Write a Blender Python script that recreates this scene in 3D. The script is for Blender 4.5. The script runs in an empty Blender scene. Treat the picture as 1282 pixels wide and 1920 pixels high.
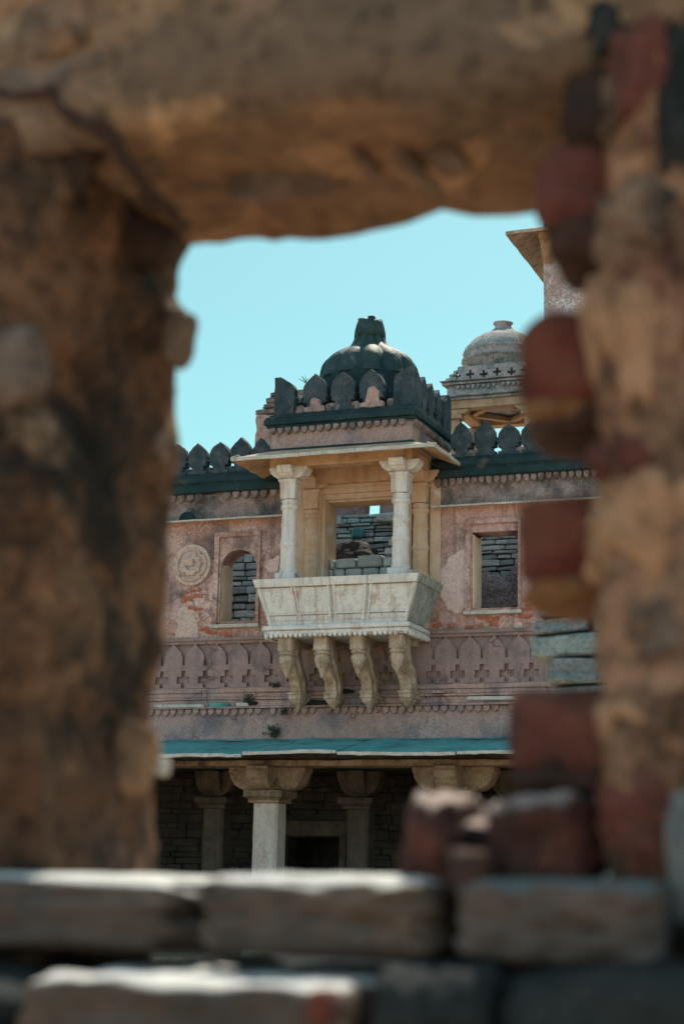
import bpy, bmesh, math, random
from mathutils import Vector, Matrix, noise
R = math.radians
random.seed(11)
scene = bpy.context.scene

# ------------------------------------------------------------------ camera
FPX = 3300.0                                   # focal length in pixels of the 1282x1920 photograph
YAW, PITCH, ROLL = R(20.8), math.atan(680 / FPX), 0.02
CAM = Vector((10.2, -27.26, 1.6))
fw = Vector((-math.sin(YAW) * math.cos(PITCH), math.cos(YAW) * math.cos(PITCH), math.sin(PITCH)))
r0 = Vector((math.cos(YAW), math.sin(YAW), 0)); u0 = r0.cross(fw)
rt = r0 * math.cos(ROLL) + u0 * math.sin(ROLL)
up = u0 * math.cos(ROLL) - r0 * math.sin(ROLL)
cd = bpy.data.cameras.new('camera'); cam = bpy.data.objects.new('camera', cd)
scene.collection.objects.link(cam)
M = Matrix((rt, up, -fw)).transposed().to_4x4(); M.translation = CAM
cam.matrix_world = M
cd.sensor_fit = 'VERTICAL'; cd.sensor_height = 36.0; cd.lens = 36.0 * FPX / 1920
cd.clip_start = 0.05; cd.clip_end = 2000
cd.dof.use_dof = True; cd.dof.focus_distance = 29.3; cd.dof.aperture_fstop = 3.0
scene.camera = cam

# ------------------------------------------------------------------ sky, sun, exposure
SUN_EL, SUN_AZ = R(57), R(-4)                   # azimuth from +Y (behind the palace) towards +X
w = bpy.data.worlds.new("World"); scene.world = w; w.use_nodes = True
wt = w.node_tree; wt.nodes.clear()
wo = wt.nodes.new('ShaderNodeOutputWorld'); bg = wt.nodes.new('ShaderNodeBackground')
sky = wt.nodes.new('ShaderNodeTexSky'); sky.sky_type = 'NISHITA'; sky.sun_disc = False
sky.sun_elevation = SUN_EL; sky.sun_rotation = SUN_AZ; sky.dust_density = 1.2; sky.air_density = 1.0
tint = wt.nodes.new('ShaderNodeMixRGB'); tint.blend_type = 'MULTIPLY'; tint.inputs[0].default_value = 1
tint.inputs[2].default_value = (0.505, 0.785, 0.615, 1)
wt.links.new(sky.outputs[0], tint.inputs[1]); # added fill: brighter unseen sky behind the camera, lifts facade and near wall
wc = wt.nodes.new('ShaderNodeTexCoord'); wx = wt.nodes.new('ShaderNodeSeparateXYZ'); wt.links.new(wc.outputs['Generated'], wx.inputs[0])
wm1 = wt.nodes.new('ShaderNodeMapRange'); wm1.interpolation_type = 'SMOOTHSTEP'
wm1.inputs[1].default_value = 0.15; wm1.inputs[2].default_value = -0.45; wm1.inputs[3].default_value = 0; wm1.inputs[4].default_value = 1
wt.links.new(wx.outputs[1], wm1.inputs[0])
wn_ = wt.nodes.new('ShaderNodeTexNoise'); wn_.inputs['Scale'].default_value = 2.5; wn_.inputs['Detail'].default_value = 6; wt.links.new(wc.outputs['Generated'], wn_.inputs['Vector'])
wm2 = wt.nodes.new('ShaderNodeMath'); wm2.operation = 'MULTIPLY'; wt.links.new(wm1.outputs[0], wm2.inputs[0]); wt.links.new(wn_.outputs['Fac'], wm2.inputs[1])
wadd = wt.nodes.new('ShaderNodeMixRGB'); wadd.blend_type = 'ADD'; wadd.inputs[2].default_value = (3.9, 4.7, 5.5, 1)
wt.links.new(wm2.outputs[0], wadd.inputs[0]); wt.links.new(tint.outputs[0], wadd.inputs[1]); wt.links.new(wadd.outputs[0], bg.inputs[0])
bg.inputs[1].default_value = 0.14
wt.links.new(bg.outputs[0], wo.inputs[0])
sl = bpy.data.lights.new('sun', 'SUN'); sl.energy = 4.2; sl.angle = R(0.5); sl.color = (1.0, 0.90, 0.76)
so = bpy.data.objects.new('sun', sl); scene.collection.objects.link(so)
sd = Vector((math.sin(SUN_AZ) * math.cos(SUN_EL), math.cos(SUN_AZ) * math.cos(SUN_EL), math.sin(SUN_EL)))
so.rotation_euler = sd.to_track_quat('Z', 'Y').to_euler()
vs = scene.view_settings
vs.view_transform = 'Standard'; vs.look = 'None'; vs.exposure = 0.56; vs.gamma = 1.0
scene.cycles.use_denoising = True
scene.cycles.max_bounces = 8; scene.cycles.diffuse_bounces = 5

# ------------------------------------------------------------------ helpers
def at(px, py, Y):
    """Point of the photograph (in its pixels) on the vertical plane at depth Y."""
    d = fw + rt * ((px - 641) / FPX) - up * ((py - 960) / FPX)
    return CAM + d * ((Y - CAM.y) / d.y)

def empty(name, loc, label=None, cat=None, group=None, kind=None):
    o = bpy.data.objects.new(name, None); scene.collection.objects.link(o)
    o.location = loc; tag(o, label, cat, group, kind); return o

def tag(o, label=None, cat=None, group=None, kind=None):
    if cat and not kind: kind = 'thing'
    for k, v in (('label', label), ('category', cat), ('group', group), ('kind', kind)):
        if v: o[k] = v
    return o

def world_loc(o):
    v = Vector((0, 0, 0))
    while o is not None:
        v += o.location; o = o.parent
    return v

class MB:
    """Collects shapes given in world coordinates; build() links them as ONE mesh object."""
    def __init__(s): s.bm = bmesh.new()
    def face(s, pts):
        return s.bm.faces.new([s.bm.verts.new(p) for p in pts])
    def box(s, x0, x1, y0, y1, z0, z1, mat=None, taper=1.0):
        xc, yc = (x0 + x1) / 2, (y0 + y1) / 2
        P = []
        for z, t in ((z0, taper), (z1, 1.0)):
            P += [Vector((xc + (x - xc) * t, yc + (y - yc) * t, z)) for x, y in ((x0, y0), (x1, y0), (x1, y1), (x0, y1))]
        if mat is not None: P = [mat @ p for p in P]
        v = [s.bm.verts.new(p) for p in P]
        for f in ((0, 3, 2, 1), (4, 5, 6, 7), (0, 1, 5, 4), (1, 2, 6, 5), (2, 3, 7, 6), (3, 0, 4, 7)):
            s.bm.faces.new([v[i] for i in f])
        return v
    def prism(s, poly, axis, a0, a1):
        def m(p, a):
            if axis == 'y': return (p[0], a, p[1])
            if axis == 'x': return (a, p[0], p[1])
            return (p[0], p[1], a)
        A = [s.bm.verts.new(m(p, a0)) for p in poly]; B = [s.bm.verts.new(m(p, a1)) for p in poly]
        n = len(poly); fs = [s.bm.faces.new(A), s.bm.faces.new(B[::-1])]
        for i in range(n):
            fs.append(s.bm.faces.new((A[(i + 1) % n], A[i], B[i], B[(i + 1) % n])))
        return A + B
    def lathe(s, prof, cx, cy, n=24, fun=None, cap=True):
        rings = []
        for r, z in prof:
            ring = []
            for i in range(n):
                a = 2 * math.pi * i / n
                rr = fun(r, z, a) if fun else r
                ring.append(s.bm.verts.new((cx + rr * math.cos(a), cy + rr * math.sin(a), z)))
            rings.append(ring)
        for a, b in zip(rings, rings[1:]):
            for i in range(n):
                s.bm.faces.new((a[i], a[(i + 1) % n], b[(i + 1) % n], b[i]))
        if cap:
            s.bm.faces.new(rings[0][::-1]); s.bm.faces.new(rings[-1])
    def panel(s, outer, holes, y0, y1):
        """Flat wall in the XZ plane from y0 to y1 with openings."""
        cu = bpy.data.curves.new('panel', 'CURVE'); cu.dimensions = '2D'; cu.fill_mode = 'BOTH'
        cu.extrude = abs(y1 - y0) / 2
        for pts in [outer] + list(holes):
            sp = cu.splines.new('POLY'); sp.points.add(len(pts) - 1); sp.use_cyclic_u = True
            for q, p in zip(sp.points, pts): q.co = (p[0], p[1], 0, 1)
        ob = bpy.data.objects.new('panel', cu)
        me = bpy.data.meshes.new_from_object(ob)
        yc = (y0 + y1) / 2
        me.transform(Matrix(((1, 0, 0, 0), (0, 0, -1, yc), (0, 1, 0, 0), (0, 0, 0, 1))))
        s.bm.from_mesh(me)
        bpy.data.objects.remove(ob); bpy.data.curves.remove(cu); bpy.data.meshes.remove(me)
    def rock(s, c, size, seed=0, amp=0.12, sub=6, rot=(0, 0, 0), power=5.0, freq=1.0):
        """A worn block: rounded box with noisy faces."""
        nv = len(s.bm.verts)
        t = bmesh.new(); bmesh.ops.create_cube(t, size=2)
        bmesh.ops.subdivide_edges(t, edges=t.edges[:], cuts=sub, use_grid_fill=True)
        E = Matrix.Rotation(rot[2], 3, 'Z') @ Matrix.Rotation(rot[1], 3, 'Y') @ Matrix.Rotation(rot[0], 3, 'X')
        off = Vector((seed * 3.17, seed * 1.31, seed * 7.7))
        for v in t.verts:
            p = v.co.copy()
            L = (abs(p.x) ** power + abs(p.y) ** power + abs(p.z) ** power) ** (1 / power)
            p = p / L
            q = p * freq
            d = noise.noise_vector(q * 1.1 + off) * amp + noise.noise_vector(q * 3.0 + off) * amp * 0.4
            p = p + d
            v.co = Vector(c) + E @ Vector((p.x * size[0] / 2, p.y * size[1] / 2, p.z * size[2] / 2))
        me = bpy.data.meshes.new('rock'); t.to_mesh(me); t.free(); s.bm.from_mesh(me); bpy.data.meshes.remove(me)
    def loft(s, rows, closed=True, caps=True):
        V = [[s.bm.verts.new(p) for p in r] for r in rows]
        n = len(V[0])
        for a, b in zip(V, V[1:]):
            for i in range(n if closed else n - 1):
                s.bm.faces.new((a[i], a[(i + 1) % n], b[(i + 1) % n], b[i]))
        if caps and closed:
            s.bm.faces.new(V[0][::-1]); s.bm.faces.new(V[-1])
    def tube(s, pts, rad, n=6):
        rings = []
        for i, p in enumerate(pts):
            p = Vector(p); d = (Vector(pts[min(i + 1, len(pts) - 1)]) - Vector(pts[max(i - 1, 0)])).normalized()
            a = d.orthogonal().normalized(); b = d.cross(a)
            r = rad[i] if isinstance(rad, (list, tuple)) else rad
            rings.append([s.bm.verts.new(p + (a * math.cos(2 * math.pi * k / n) + b * math.sin(2 * math.pi * k / n)) * r) for k in range(n)])
        for u, v in zip(rings, rings[1:]):
            for i in range(n): s.bm.faces.new((u[i], u[(i + 1) % n], v[(i + 1) % n], v[i]))
        s.bm.faces.new(rings[0][::-1]); s.bm.faces.new(rings[-1])
    def cut(s, step):
        """Subdivide long edges so that jitter can wear them."""
        for _ in range(5):
            e = [e for e in s.bm.edges if e.calc_length() > step]
            if not e: break
            bmesh.ops.subdivide_edges(s.bm, edges=e, cuts=1, use_grid_fill=True)
        bmesh.ops.triangulate(s.bm, faces=[f for f in s.bm.faces if len(f.verts) > 4])
        return s
    def jitter(s, amp, scale, seed=0):
        o = Vector((seed * 2.3, seed * 5.1, seed * 1.7))
        for v in s.bm.verts:
            v.co += noise.noise_vector(v.co * scale + o) * amp
        return s
    def build(s, name, mat, parent=None, bevel=0.0, smooth=False, seg=1, sub=0):
        off = world_loc(parent) if parent else Vector((0, 0, 0))
        bmesh.ops.recalc_face_normals(s.bm, faces=s.bm.faces[:])
        for v in s.bm.verts: v.co -= off
        me = bpy.data.meshes.new(name); s.bm.to_mesh(me); s.bm.free()
        me.materials.append(mat)
        if smooth:
            for p in me.polygons: p.use_smooth = True
        o = bpy.data.objects.new(name, me); scene.collection.objects.link(o)
        if parent: o.parent = parent
        if bevel:
            b = o.modifiers.new('bevel', 'BEVEL'); b.width = bevel; b.segments = seg; b.limit_method = 'ANGLE'; b.angle_limit = R(40)
        if sub:
            b = o.modifiers.new('subdivision', 'SUBSURF'); b.levels = sub; b.render_levels = sub
        return o

def copy_tree(o, parent=None):
    c = o.copy(); scene.collection.objects.link(c)
    if parent: c.parent = parent
    for ch in list(o.children): copy_tree(ch, c)
    return c

# ------------------------------------------------------------------ materials
def stone(name, cols, scale=3.0, stain=(0.015, 0.03, 0.03), stain_amt=0.35, stain_scale=1.3, streak=0.3, speck=0.25,
          speck_scale=40, bump=0.25, bump_scale=25, rough=0.9, island=0.0, light_speck=None, brick=None, spots=None, detail=6, top=None, crack=None, patch=None, topthr=(0.78, 0.96)):
    m = bpy.data.materials.new(name); m.use_nodes = True
    t = m.node_tree; N = t.nodes; L = t.links
    b = N['Principled BSDF']; b.inputs['Roughness'].default_value = rough
    if 'Specular IOR Level' in b.inputs: b.inputs['Specular IOR Level'].default_value = 0.25
    tc = N.new('ShaderNodeTexCoord'); oi = N.new('ShaderNodeObjectInfo')
    add = N.new('ShaderNodeVectorMath'); add.operation = 'MULTIPLY_ADD'
    cmb = N.new('ShaderNodeCombineXYZ')
    for i, k in enumerate((37.0, 11.0, 5.0)):
        mm = N.new('ShaderNodeMath'); mm.operation = 'MULTIPLY'; mm.inputs[1].default_value = k
        L.new(oi.outputs['Random'], mm.inputs[0]); L.new(mm.outputs[0], cmb.inputs[i])
    add.inputs[1].default_value = (1, 1, 1)
    L.new(tc.outputs['Object'], add.inputs[0]); L.new(cmb.outputs[0], add.inputs[2])
    co = add.outputs[0]
    def nz(sc, det=6, ro=0.6, vec=None, dist=0.0):
        n = N.new('ShaderNodeTexNoise'); n.inputs['Scale'].default_value = sc; n.inputs['Detail'].default_value = det
        n.inputs['Roughness'].default_value = ro; n.inputs['Distortion'].default_value = dist
        L.new(vec or co, n.inputs['Vector']); return n.outputs['Fac']
    def ramp(fac, stops):
        r = N.new('ShaderNodeValToRGB'); e = r.color_ramp.elements
        while len(e) < len(stops): e.new(0.5)
        for q, (p, c) in zip(e, stops):
            q.position = p; q.color = (*c, 1) if len(c) == 3 else c
        L.new(fac, r.inputs[0]); return r.outputs[0]
    def mix(f, a, c, mode='MIX'):
        x = N.new('ShaderNodeMixRGB'); x.blend_type = mode
        for s_, v in ((0, f), (1, a), (2, c)):
            if isinstance(v, (float, int)): x.inputs[s_].default_value = v
            elif isinstance(v, tuple): x.inputs[s_].default_value = (*v, 1)
            else: L.new(v, x.inputs[s_])
        return x.outputs[0]
    def thr(fac, lo, hi, amt=1.0):
        return ramp(fac, [(lo, (0, 0, 0)), (hi, (amt, amt, amt))])
    k = len(cols)
    col = ramp(nz(scale, detail, 0.62, dist=0.4), [(0.30 + 0.40 * i / max(1, k - 1), c) for i, c in enumerate(cols)])
    if patch:                                            # rubble showing through: irregular cells of different stones
        vp = N.new('ShaderNodeTexVoronoi'); vp.inputs['Scale'].default_value = patch[0]; vp.inputs['Randomness'].default_value = 1
        pn = N.new('ShaderNodeTexNoise'); pn.inputs['Scale'].default_value = patch[0] * 1.6; pn.inputs['Detail'].default_value = 5; L.new(co, pn.inputs['Vector'])
        pm = N.new('ShaderNodeVectorMath'); pm.operation = 'MULTIPLY_ADD'; pm.inputs[1].default_value = (.75 / patch[0],) * 3
        L.new(pn.outputs['Color'], pm.inputs[0]); L.new(co, pm.inputs[2]); L.new(pm.outputs[0], vp.inputs['Vector'])
        ps = N.new('ShaderNodeSeparateXYZ'); L.new(vp.outputs['Color'], ps.inputs[0])
        pc = ramp(ps.outputs[0], [(i / (len(patch[1]) - 1), c) for i, c in enumerate(patch[1])])
        col = mix(patch[2], col, pc)
    if island:
        g = N.new('ShaderNodeNewGeometry')
        col = mix(1.0, col, ramp(g.outputs['Random Per Island'], [(0, (1 - island,) * 3), (0.5, (1, 1, 1)), (1, (1 + island * 0.7, 1 + island * 0.6, 1 + island * 0.5))]), 'MULTIPLY')
    if brick:
        sx = N.new('ShaderNodeSeparateXYZ'); L.new(tc.outputs['Object'], sx.inputs[0])
        cx = N.new('ShaderNodeCombineXYZ'); L.new(sx.outputs[0], cx.inputs[0]); L.new(sx.outputs[2], cx.inputs[1])
        bt = N.new('ShaderNodeTexBrick'); bt.inputs['Scale'].default_value = 1.0
        bt.inputs['Brick Width'].default_value = 0.27; bt.inputs['Row Height'].default_value = 0.085; bt.inputs['Mortar Size'].default_value = 0.012
        bt.inputs['Color1'].default_value = (0.34, 0.125, 0.085, 1); bt.inputs['Color2'].default_value = (0.42, 0.22, 0.155, 1)
        bt.inputs['Mortar'].default_value = (0.33, 0.2, 0.16, 1); bt.inputs['Mortar Smooth'].default_value = 0.3
        wob = N.new('ShaderNodeTexNoise'); wob.inputs['Scale'].default_value = 9; L.new(tc.outputs['Object'], wob.inputs['Vector'])
        wv = N.new('ShaderNodeVectorMath'); wv.operation = 'MULTIPLY_ADD'; wv.inputs[1].default_value = (0.05, 0.05, 0)
        L.new(wob.outputs['Color'], wv.inputs[0]); L.new(cx.outputs[0], wv.inputs[2]); L.new(wv.outputs[0], bt.inputs['Vector'])
        z0, z1 = brick                                   # local heights between which the plaster has fallen off
        mr = N.new('ShaderNodeMapRange'); mr.inputs[1].default_value = z1; mr.inputs[2].default_value = z0 + (z1 - z0) * 0.35; mr.inputs[3].default_value = 0; mr.inputs[4].default_value = 0.30
        L.new(sx.outputs[2], mr.inputs[0])
        sm = N.new('ShaderNodeMath'); sm.operation = 'ADD'; L.new(mr.outputs[0], sm.inputs[0]); L.new(nz(1.7, 8, 0.7), sm.inputs[1])
        bm_ = thr(sm.outputs[0], 0.74, 0.78)
        col = mix(bm_, col, mix(thr(nz(7, 4), 0.45, 0.62, 0.75), bt.outputs['Color'], cols[len(cols) // 2]))
    if light_speck:
        ls = N.new('ShaderNodeMath'); ls.operation = 'MULTIPLY'
        L.new(thr(nz(light_speck[1], 4, 0.75, dist=1.0), 0.49, 0.55), ls.inputs[0]); L.new(thr(nz(1.6, 5), 0.42, 0.60), ls.inputs[1])
        col = mix(ls.outputs[0], col, light_speck[0])
    if spots:                                            # larger patches of another stone colour, own shapes
        for sc, lo, c in spots:
            col = mix(thr(nz(sc, 5, 0.55, dist=0.6), lo, lo + 0.07, 0.9), col, c)
    if stain_amt:
        col = mix(thr(nz(stain_scale, 8, 0.68), 0.64 - 0.22 * stain_amt, 0.72 - 0.05 * stain_amt, min(1, 0.35 + stain_amt)), col, stain)
    if streak:
        mp = N.new('ShaderNodeMapping'); mp.inputs['Scale'].default_value = (9, 9, 0.7); L.new(co, mp.inputs['Vector'])
        col = mix(thr(nz(1.0, 5, 0.6, mp.outputs[0]), 0.50, 0.75, streak), col, stain)
    if crack:
        vo = N.new('ShaderNodeTexVoronoi'); vo.feature = 'DISTANCE_TO_EDGE'; vo.inputs['Scale'].default_value = crack[0]
        wn = N.new('ShaderNodeTexNoise'); wn.inputs['Scale'].default_value = crack[0] * 2.5; wn.inputs['Detail'].default_value = 4; L.new(co, wn.inputs['Vector'])
        wm = N.new('ShaderNodeVectorMath'); wm.operation = 'MULTIPLY_ADD'; wm.inputs[1].default_value = (.6 / crack[0],) * 3
        L.new(wn.outputs['Color'], wm.inputs[0]); L.new(co, wm.inputs[2]); L.new(wm.outputs[0], vo.inputs['Vector'])
        cm = N.new('ShaderNodeMath'); cm.operation = 'MULTIPLY'
        L.new(ramp(vo.outputs['Distance'], [(0.012, (1, 1, 1)), (0.035, (0, 0, 0))]), cm.inputs[0]); L.new(thr(nz(crack[0] * .8, 3), 0.50, 0.60, crack[1]), cm.inputs[1])
        col = mix(cm.outputs[0], col, tuple(c * .35 for c in cols[0]))
    if top:                                              # upward faces recoloured: sunlight on tops put into the colour
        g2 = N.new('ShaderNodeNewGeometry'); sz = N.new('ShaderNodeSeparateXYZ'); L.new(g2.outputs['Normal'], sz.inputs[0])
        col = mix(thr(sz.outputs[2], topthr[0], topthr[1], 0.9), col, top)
    if speck:
        col = mix(1.0, col, ramp(nz(speck_scale, 4, 0.7), [(0.33, (1 - speck * 1.6,) * 3), (0.5, (1, 1, 1)), (0.7, (1 + speck * 0.6,) * 3)]), 'MULTIPLY')
    L.new(col, b.inputs['Base Color'])
    bp = N.new('ShaderNodeBump'); bp.inputs['Strength'].default_value = bump; bp.inputs['Distance'].default_value = 0.03
    hh = N.new('ShaderNodeMath'); hh.operation = 'ADD'; L.new(nz(bump_scale, 8, 0.7), hh.inputs[0]); L.new(nz(bump_scale * 0.2, 4), hh.inputs[1])
    L.new(hh.outputs[0], bp.inputs['Height']); L.new(bp.outputs[0], b.inputs['Normal'])
    return m

PINK = [(0.32, 0.185, 0.158), (0.40, 0.24, 0.21), (0.50, 0.325, 0.30), (0.38, 0.215, 0.175)]
mt = {}
mt['plaster'] = stone('pink plaster', PINK, 1.1, stain=(0.105, 0.080, 0.082), stain_amt=0.58, stain_scale=1.4, streak=0.62, speck=0.22, speck_scale=22,
                      bump=0.6, bump_scale=9, crack=(1.3, .6), brick=(5.45, 6.5), light_speck=((0.60, 0.47, 0.43), 26), spots=[(0.75, 0.54, (0.50, 0.335, 0.30)), (1.15, 0.58, (0.42, 0.25, 0.17)), (3.8, 0.63, (0.22, 0.15, 0.14)), (6.5, 0.66, (0.62, 0.50, 0.46))])
mt['pale'] = stone('pale pink plaster skin', [(0.52, 0.37, 0.34), (0.58, 0.43, 0.40), (0.63, 0.49, 0.46)], 2.5, stain=(0.36, 0.24, 0.21), stain_amt=0.25, stain_scale=3, streak=0.15, speck=0.18, speck_scale=22, bump=0.4, bump_scale=12)
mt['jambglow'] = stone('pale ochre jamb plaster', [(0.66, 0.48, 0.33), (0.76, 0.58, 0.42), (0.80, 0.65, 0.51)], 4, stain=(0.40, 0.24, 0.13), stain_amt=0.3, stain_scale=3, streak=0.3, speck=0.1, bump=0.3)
mt['bracket'] = stone('weathered bracket stone', [(0.24, 0.175, 0.125), (0.38, 0.295, 0.215), (0.53, 0.455, 0.375)], 4.0, stain=(0.10, 0.08, 0.062), stain_amt=0.4, stain_scale=3.5, streak=0.6, speck=0.2, speck_scale=50, bump=0.5, bump_scale=25)
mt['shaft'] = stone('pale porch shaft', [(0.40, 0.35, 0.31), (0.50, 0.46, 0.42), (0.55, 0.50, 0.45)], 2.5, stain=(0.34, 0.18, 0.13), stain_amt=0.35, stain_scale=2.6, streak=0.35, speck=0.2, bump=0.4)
mt['dim'] = stone('dim porch stone', [(0.075, 0.065, 0.052), (0.12, 0.10, 0.08), (0.155, 0.13, 0.105)], 3, stain=(0.03, 0.03, 0.025), stain_amt=0.45, stain_scale=2, streak=0.4, speck=0.25, bump=0.5)  # darker copy for the rear columns, porch shade put into the colour
mt['soot'] = stone('black lichen crust', [(0.012, 0.018, 0.018), (0.035, 0.04, 0.036)], 8, stain_amt=0.2, speck=0.3, bump=1.0)
mt['band'] = stone('mauve plaster', [(0.22, 0.16, 0.15), (0.285, 0.20, 0.187), (0.345, 0.24, 0.22)], 1.3, stain=(0.10, 0.095, 0.10), stain_amt=0.6, streak=0.55, crack=(1.8, .7),
                   speck=0.14, speck_scale=34, bump=0.4, bump_scale=18)
mt['lower'] = stone('purple grey plaster', [(0.31, 0.195, 0.165), (0.37, 0.25, 0.215), (0.26, 0.215, 0.23)], 1.3, crack=(1.6, .7), stain=(0.115, 0.105, 0.125), stain_amt=0.7,
                    streak=0.3, speck=0.25, bump=0.5, bump_scale=14, light_speck=((0.45, 0.34, 0.32), 30))
mt['frieze'] = stone('grey speckled frieze', [(0.16, 0.12, 0.11), (0.26, 0.20, 0.185), (0.36, 0.29, 0.27)], 5, stain=(0.03, 0.045, 0.05), stain_amt=0.7, stain_scale=1.6,
                     streak=0.35, speck=0.45, speck_scale=45, bump=0.6, bump_scale=25)
mt['black'] = stone('black weathered stone', [(0.006, 0.024, 0.030), (0.012, 0.036, 0.043), (0.028, 0.050, 0.056)], 3.0, stain=(0.006, 0.018, 0.02), stain_amt=0.35,
                    streak=0.4, speck=0.3, speck_scale=50, bump=0.5, bump_scale=22, rough=0.85, spots=[(2.6, 0.63, (0.10, 0.085, 0.088)), (6, 0.66, (0.065, 0.075, 0.078))])
mt['merlon'] = stone('black merlon stone', [(0.018, 0.038, 0.048), (0.042, 0.062, 0.076), (0.10, 0.108, 0.118)], 3.5, spots=[(4.5, 0.66, (0.17, 0.15, 0.15))], stain=(0.010, 0.022, 0.024), stain_amt=0.4,
                     streak=0.45, speck=0.35, speck_scale=45, bump=0.5, bump_scale=22, rough=0.85)
mt['dome'] = stone('black dome plaster', [(0.008, 0.028, 0.030), (0.016, 0.042, 0.044), (0.034, 0.058, 0.058)], 2.5, stain=(0.006, 0.02, 0.02), stain_amt=0.4,
                   streak=0.4, speck=0.15, speck_scale=60, bump=0.5, bump_scale=12, rough=0.58, spots=[(3.2, 0.64, (0.085, 0.10, 0.10))])
mt['marble'] = stone('carved pale stone', [(0.52, 0.515, 0.50), (0.62, 0.61, 0.59), (0.69, 0.675, 0.65)], 3.0, crack=(2.2, .35), stain=(0.33, 0.235, 0.165), stain_amt=0.45,
                     stain_scale=3.0, streak=0.75, speck=0.16, speck_scale=70, bump=0.35, bump_scale=40, rough=0.7, spots=[(2.3, 0.72, (0.50, 0.33, 0.17))])
mt['groove'] = stone('brown dirt in mouldings', [(0.20, 0.13, 0.085), (0.30, 0.21, 0.15)], 8, streak=0, speck=0.2)  # shadow line under the top rail, painted as a brown strip
mt['tealgroove'] = stone('grey green dirt in mouldings', [(0.16, 0.22, 0.22), (0.27, 0.32, 0.31)], 8, streak=0, speck=0.2)  # lower shadow line, painted as a grey green strip
mt['marbleside'] = stone('streaked green grey stone', [(0.24, 0.27, 0.255), (0.33, 0.35, 0.33), (0.40, 0.41, 0.385)], 4.0, stain=(0.09, 0.12, 0.12), stain_amt=0.4, stain_scale=3, streak=0.75, speck=0.3, bump=0.5)  # darker copy of the marble: shade of the side panels in its colour
mt['ochre'] = stone('ochre stone', [(0.34, 0.21, 0.12), (0.46, 0.31, 0.19), (0.53, 0.39, 0.26)], 2.5, stain=(0.09, 0.065, 0.05), stain_amt=0.32, stain_scale=2.4,
                    streak=0.35, speck=0.18, speck_scale=50, bump=0.4, bump_scale=25)
mt['door'] = stone('ochre washed door stone', [(0.44, 0.275, 0.165), (0.53, 0.37, 0.25), (0.54, 0.44, 0.345)], 2.0, spots=[(1.7, 0.60, (0.56, 0.53, 0.48))], stain=(0.33, 0.21, 0.13), stain_amt=0.3, stain_scale=2.0,
                   streak=0.45, speck=0.14, speck_scale=50, bump=0.3, bump_scale=25)
mt['shade'] = stone('teal stained slab', [(0.055, 0.20, 0.205), (0.07, 0.26, 0.26), (0.12, 0.31, 0.30)], 1.6, crack=(1.1, .8), spots=[(2.2, 0.64, (0.16, 0.25, 0.25))], stain=(0.05, 0.095, 0.10), stain_amt=0.5, streak=0.2,
                    speck=0.12, bump=0.2, rough=0.8)
mt['slab'] = stone('pale slab', [(0.36, 0.34, 0.31), (0.46, 0.44, 0.40), (0.55, 0.52, 0.48)], 3, stain=(0.10, 0.11, 0.11), stain_amt=0.35, stain_scale=3, streak=0.3,
                   speck=0.2, bump=0.3)
mt['porch'] = stone('porch stone', [(0.19, 0.135, 0.092), (0.29, 0.21, 0.145), (0.37, 0.29, 0.21)], 3, crack=(3, .8), stain=(0.05, 0.042, 0.036), stain_amt=0.55, stain_scale=2, streak=0.4,
                    speck=0.25, bump=0.5)
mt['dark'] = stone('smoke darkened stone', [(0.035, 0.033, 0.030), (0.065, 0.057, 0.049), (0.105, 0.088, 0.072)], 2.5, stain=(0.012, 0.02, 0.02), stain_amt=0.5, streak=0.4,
                   speck=0.3, bump=0.6, island=0.12)  # shade of the porch interior put into this dark colour
mt['rubble'] = stone('grey blue rubble', [(0.26, 0.35, 0.36), (0.36, 0.455, 0.455), (0.48, 0.52, 0.50)], 3.0, stain=(0.035, 0.04, 0.04), stain_amt=0.35, stain_scale=2,
                     streak=0.1, speck=0.3, bump=0.7, island=0.45)
mt['slabrock'] = stone('blue grey slab', [(0.10, 0.13, 0.145), (0.17, 0.21, 0.225), (0.25, 0.285, 0.295)], 4.0, stain=(0.04, 0.05, 0.055), stain_amt=0.4, stain_scale=4, streak=0.1, speck=0.3, bump=0.8)
mt['infill'] = stone('pale grey rubble', [(0.29, 0.34, 0.33), (0.37, 0.41, 0.395), (0.45, 0.46, 0.43)], 4.0, stain=(0.10, 0.10, 0.09), stain_amt=0.3, stain_scale=3,
                     streak=0.1, speck=0.25, bump=0.6, island=0.3)
mt['mortar'] = stone('dark mortar', [(0.06, 0.07, 0.07), (0.12, 0.125, 0.12)], 5, stain_amt=0.2, bump=0.6)
mt['earth'] = stone('dark earth', [(0.03, 0.028, 0.026), (0.06, 0.05, 0.045), (0.10, 0.085, 0.075)], 6, stain_amt=0.3, speck=0.5, bump=1.0, bump_scale=20)
mt['speckled'] = stone('speckled dark plaster', [(0.10, 0.105, 0.115), (0.19, 0.18, 0.19), (0.30, 0.27, 0.27)], 5, stain=(0.02, 0.035, 0.045), stain_amt=0.4, stain_scale=2.5,
                       speck=0.5, speck_scale=30, bump=0.9, bump_scale=20, light_speck=((0.38, 0.33, 0.32), 28))
mt['medallion'] = stone('speckled medallion plaster', [(0.48, 0.355, 0.305), (0.57, 0.43, 0.375), (0.63, 0.50, 0.445)], 8, stain=(0.22, 0.15, 0.12), stain_amt=0.3, speck=0.4,
                        speck_scale=60, bump=0.8, bump_scale=40, streak=0.15)
mt['kiosk'] = stone('mottled kiosk plaster', [(0.25, 0.30, 0.295), (0.36, 0.335, 0.335), (0.47, 0.375, 0.375)], 2.6, crack=(2.5, .8), stain=(0.09, 0.155, 0.15), stain_amt=0.85, stain_scale=3.2,
                    streak=0.3, speck=0.35, speck_scale=30, bump=0.6, bump_scale=16)
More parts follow.
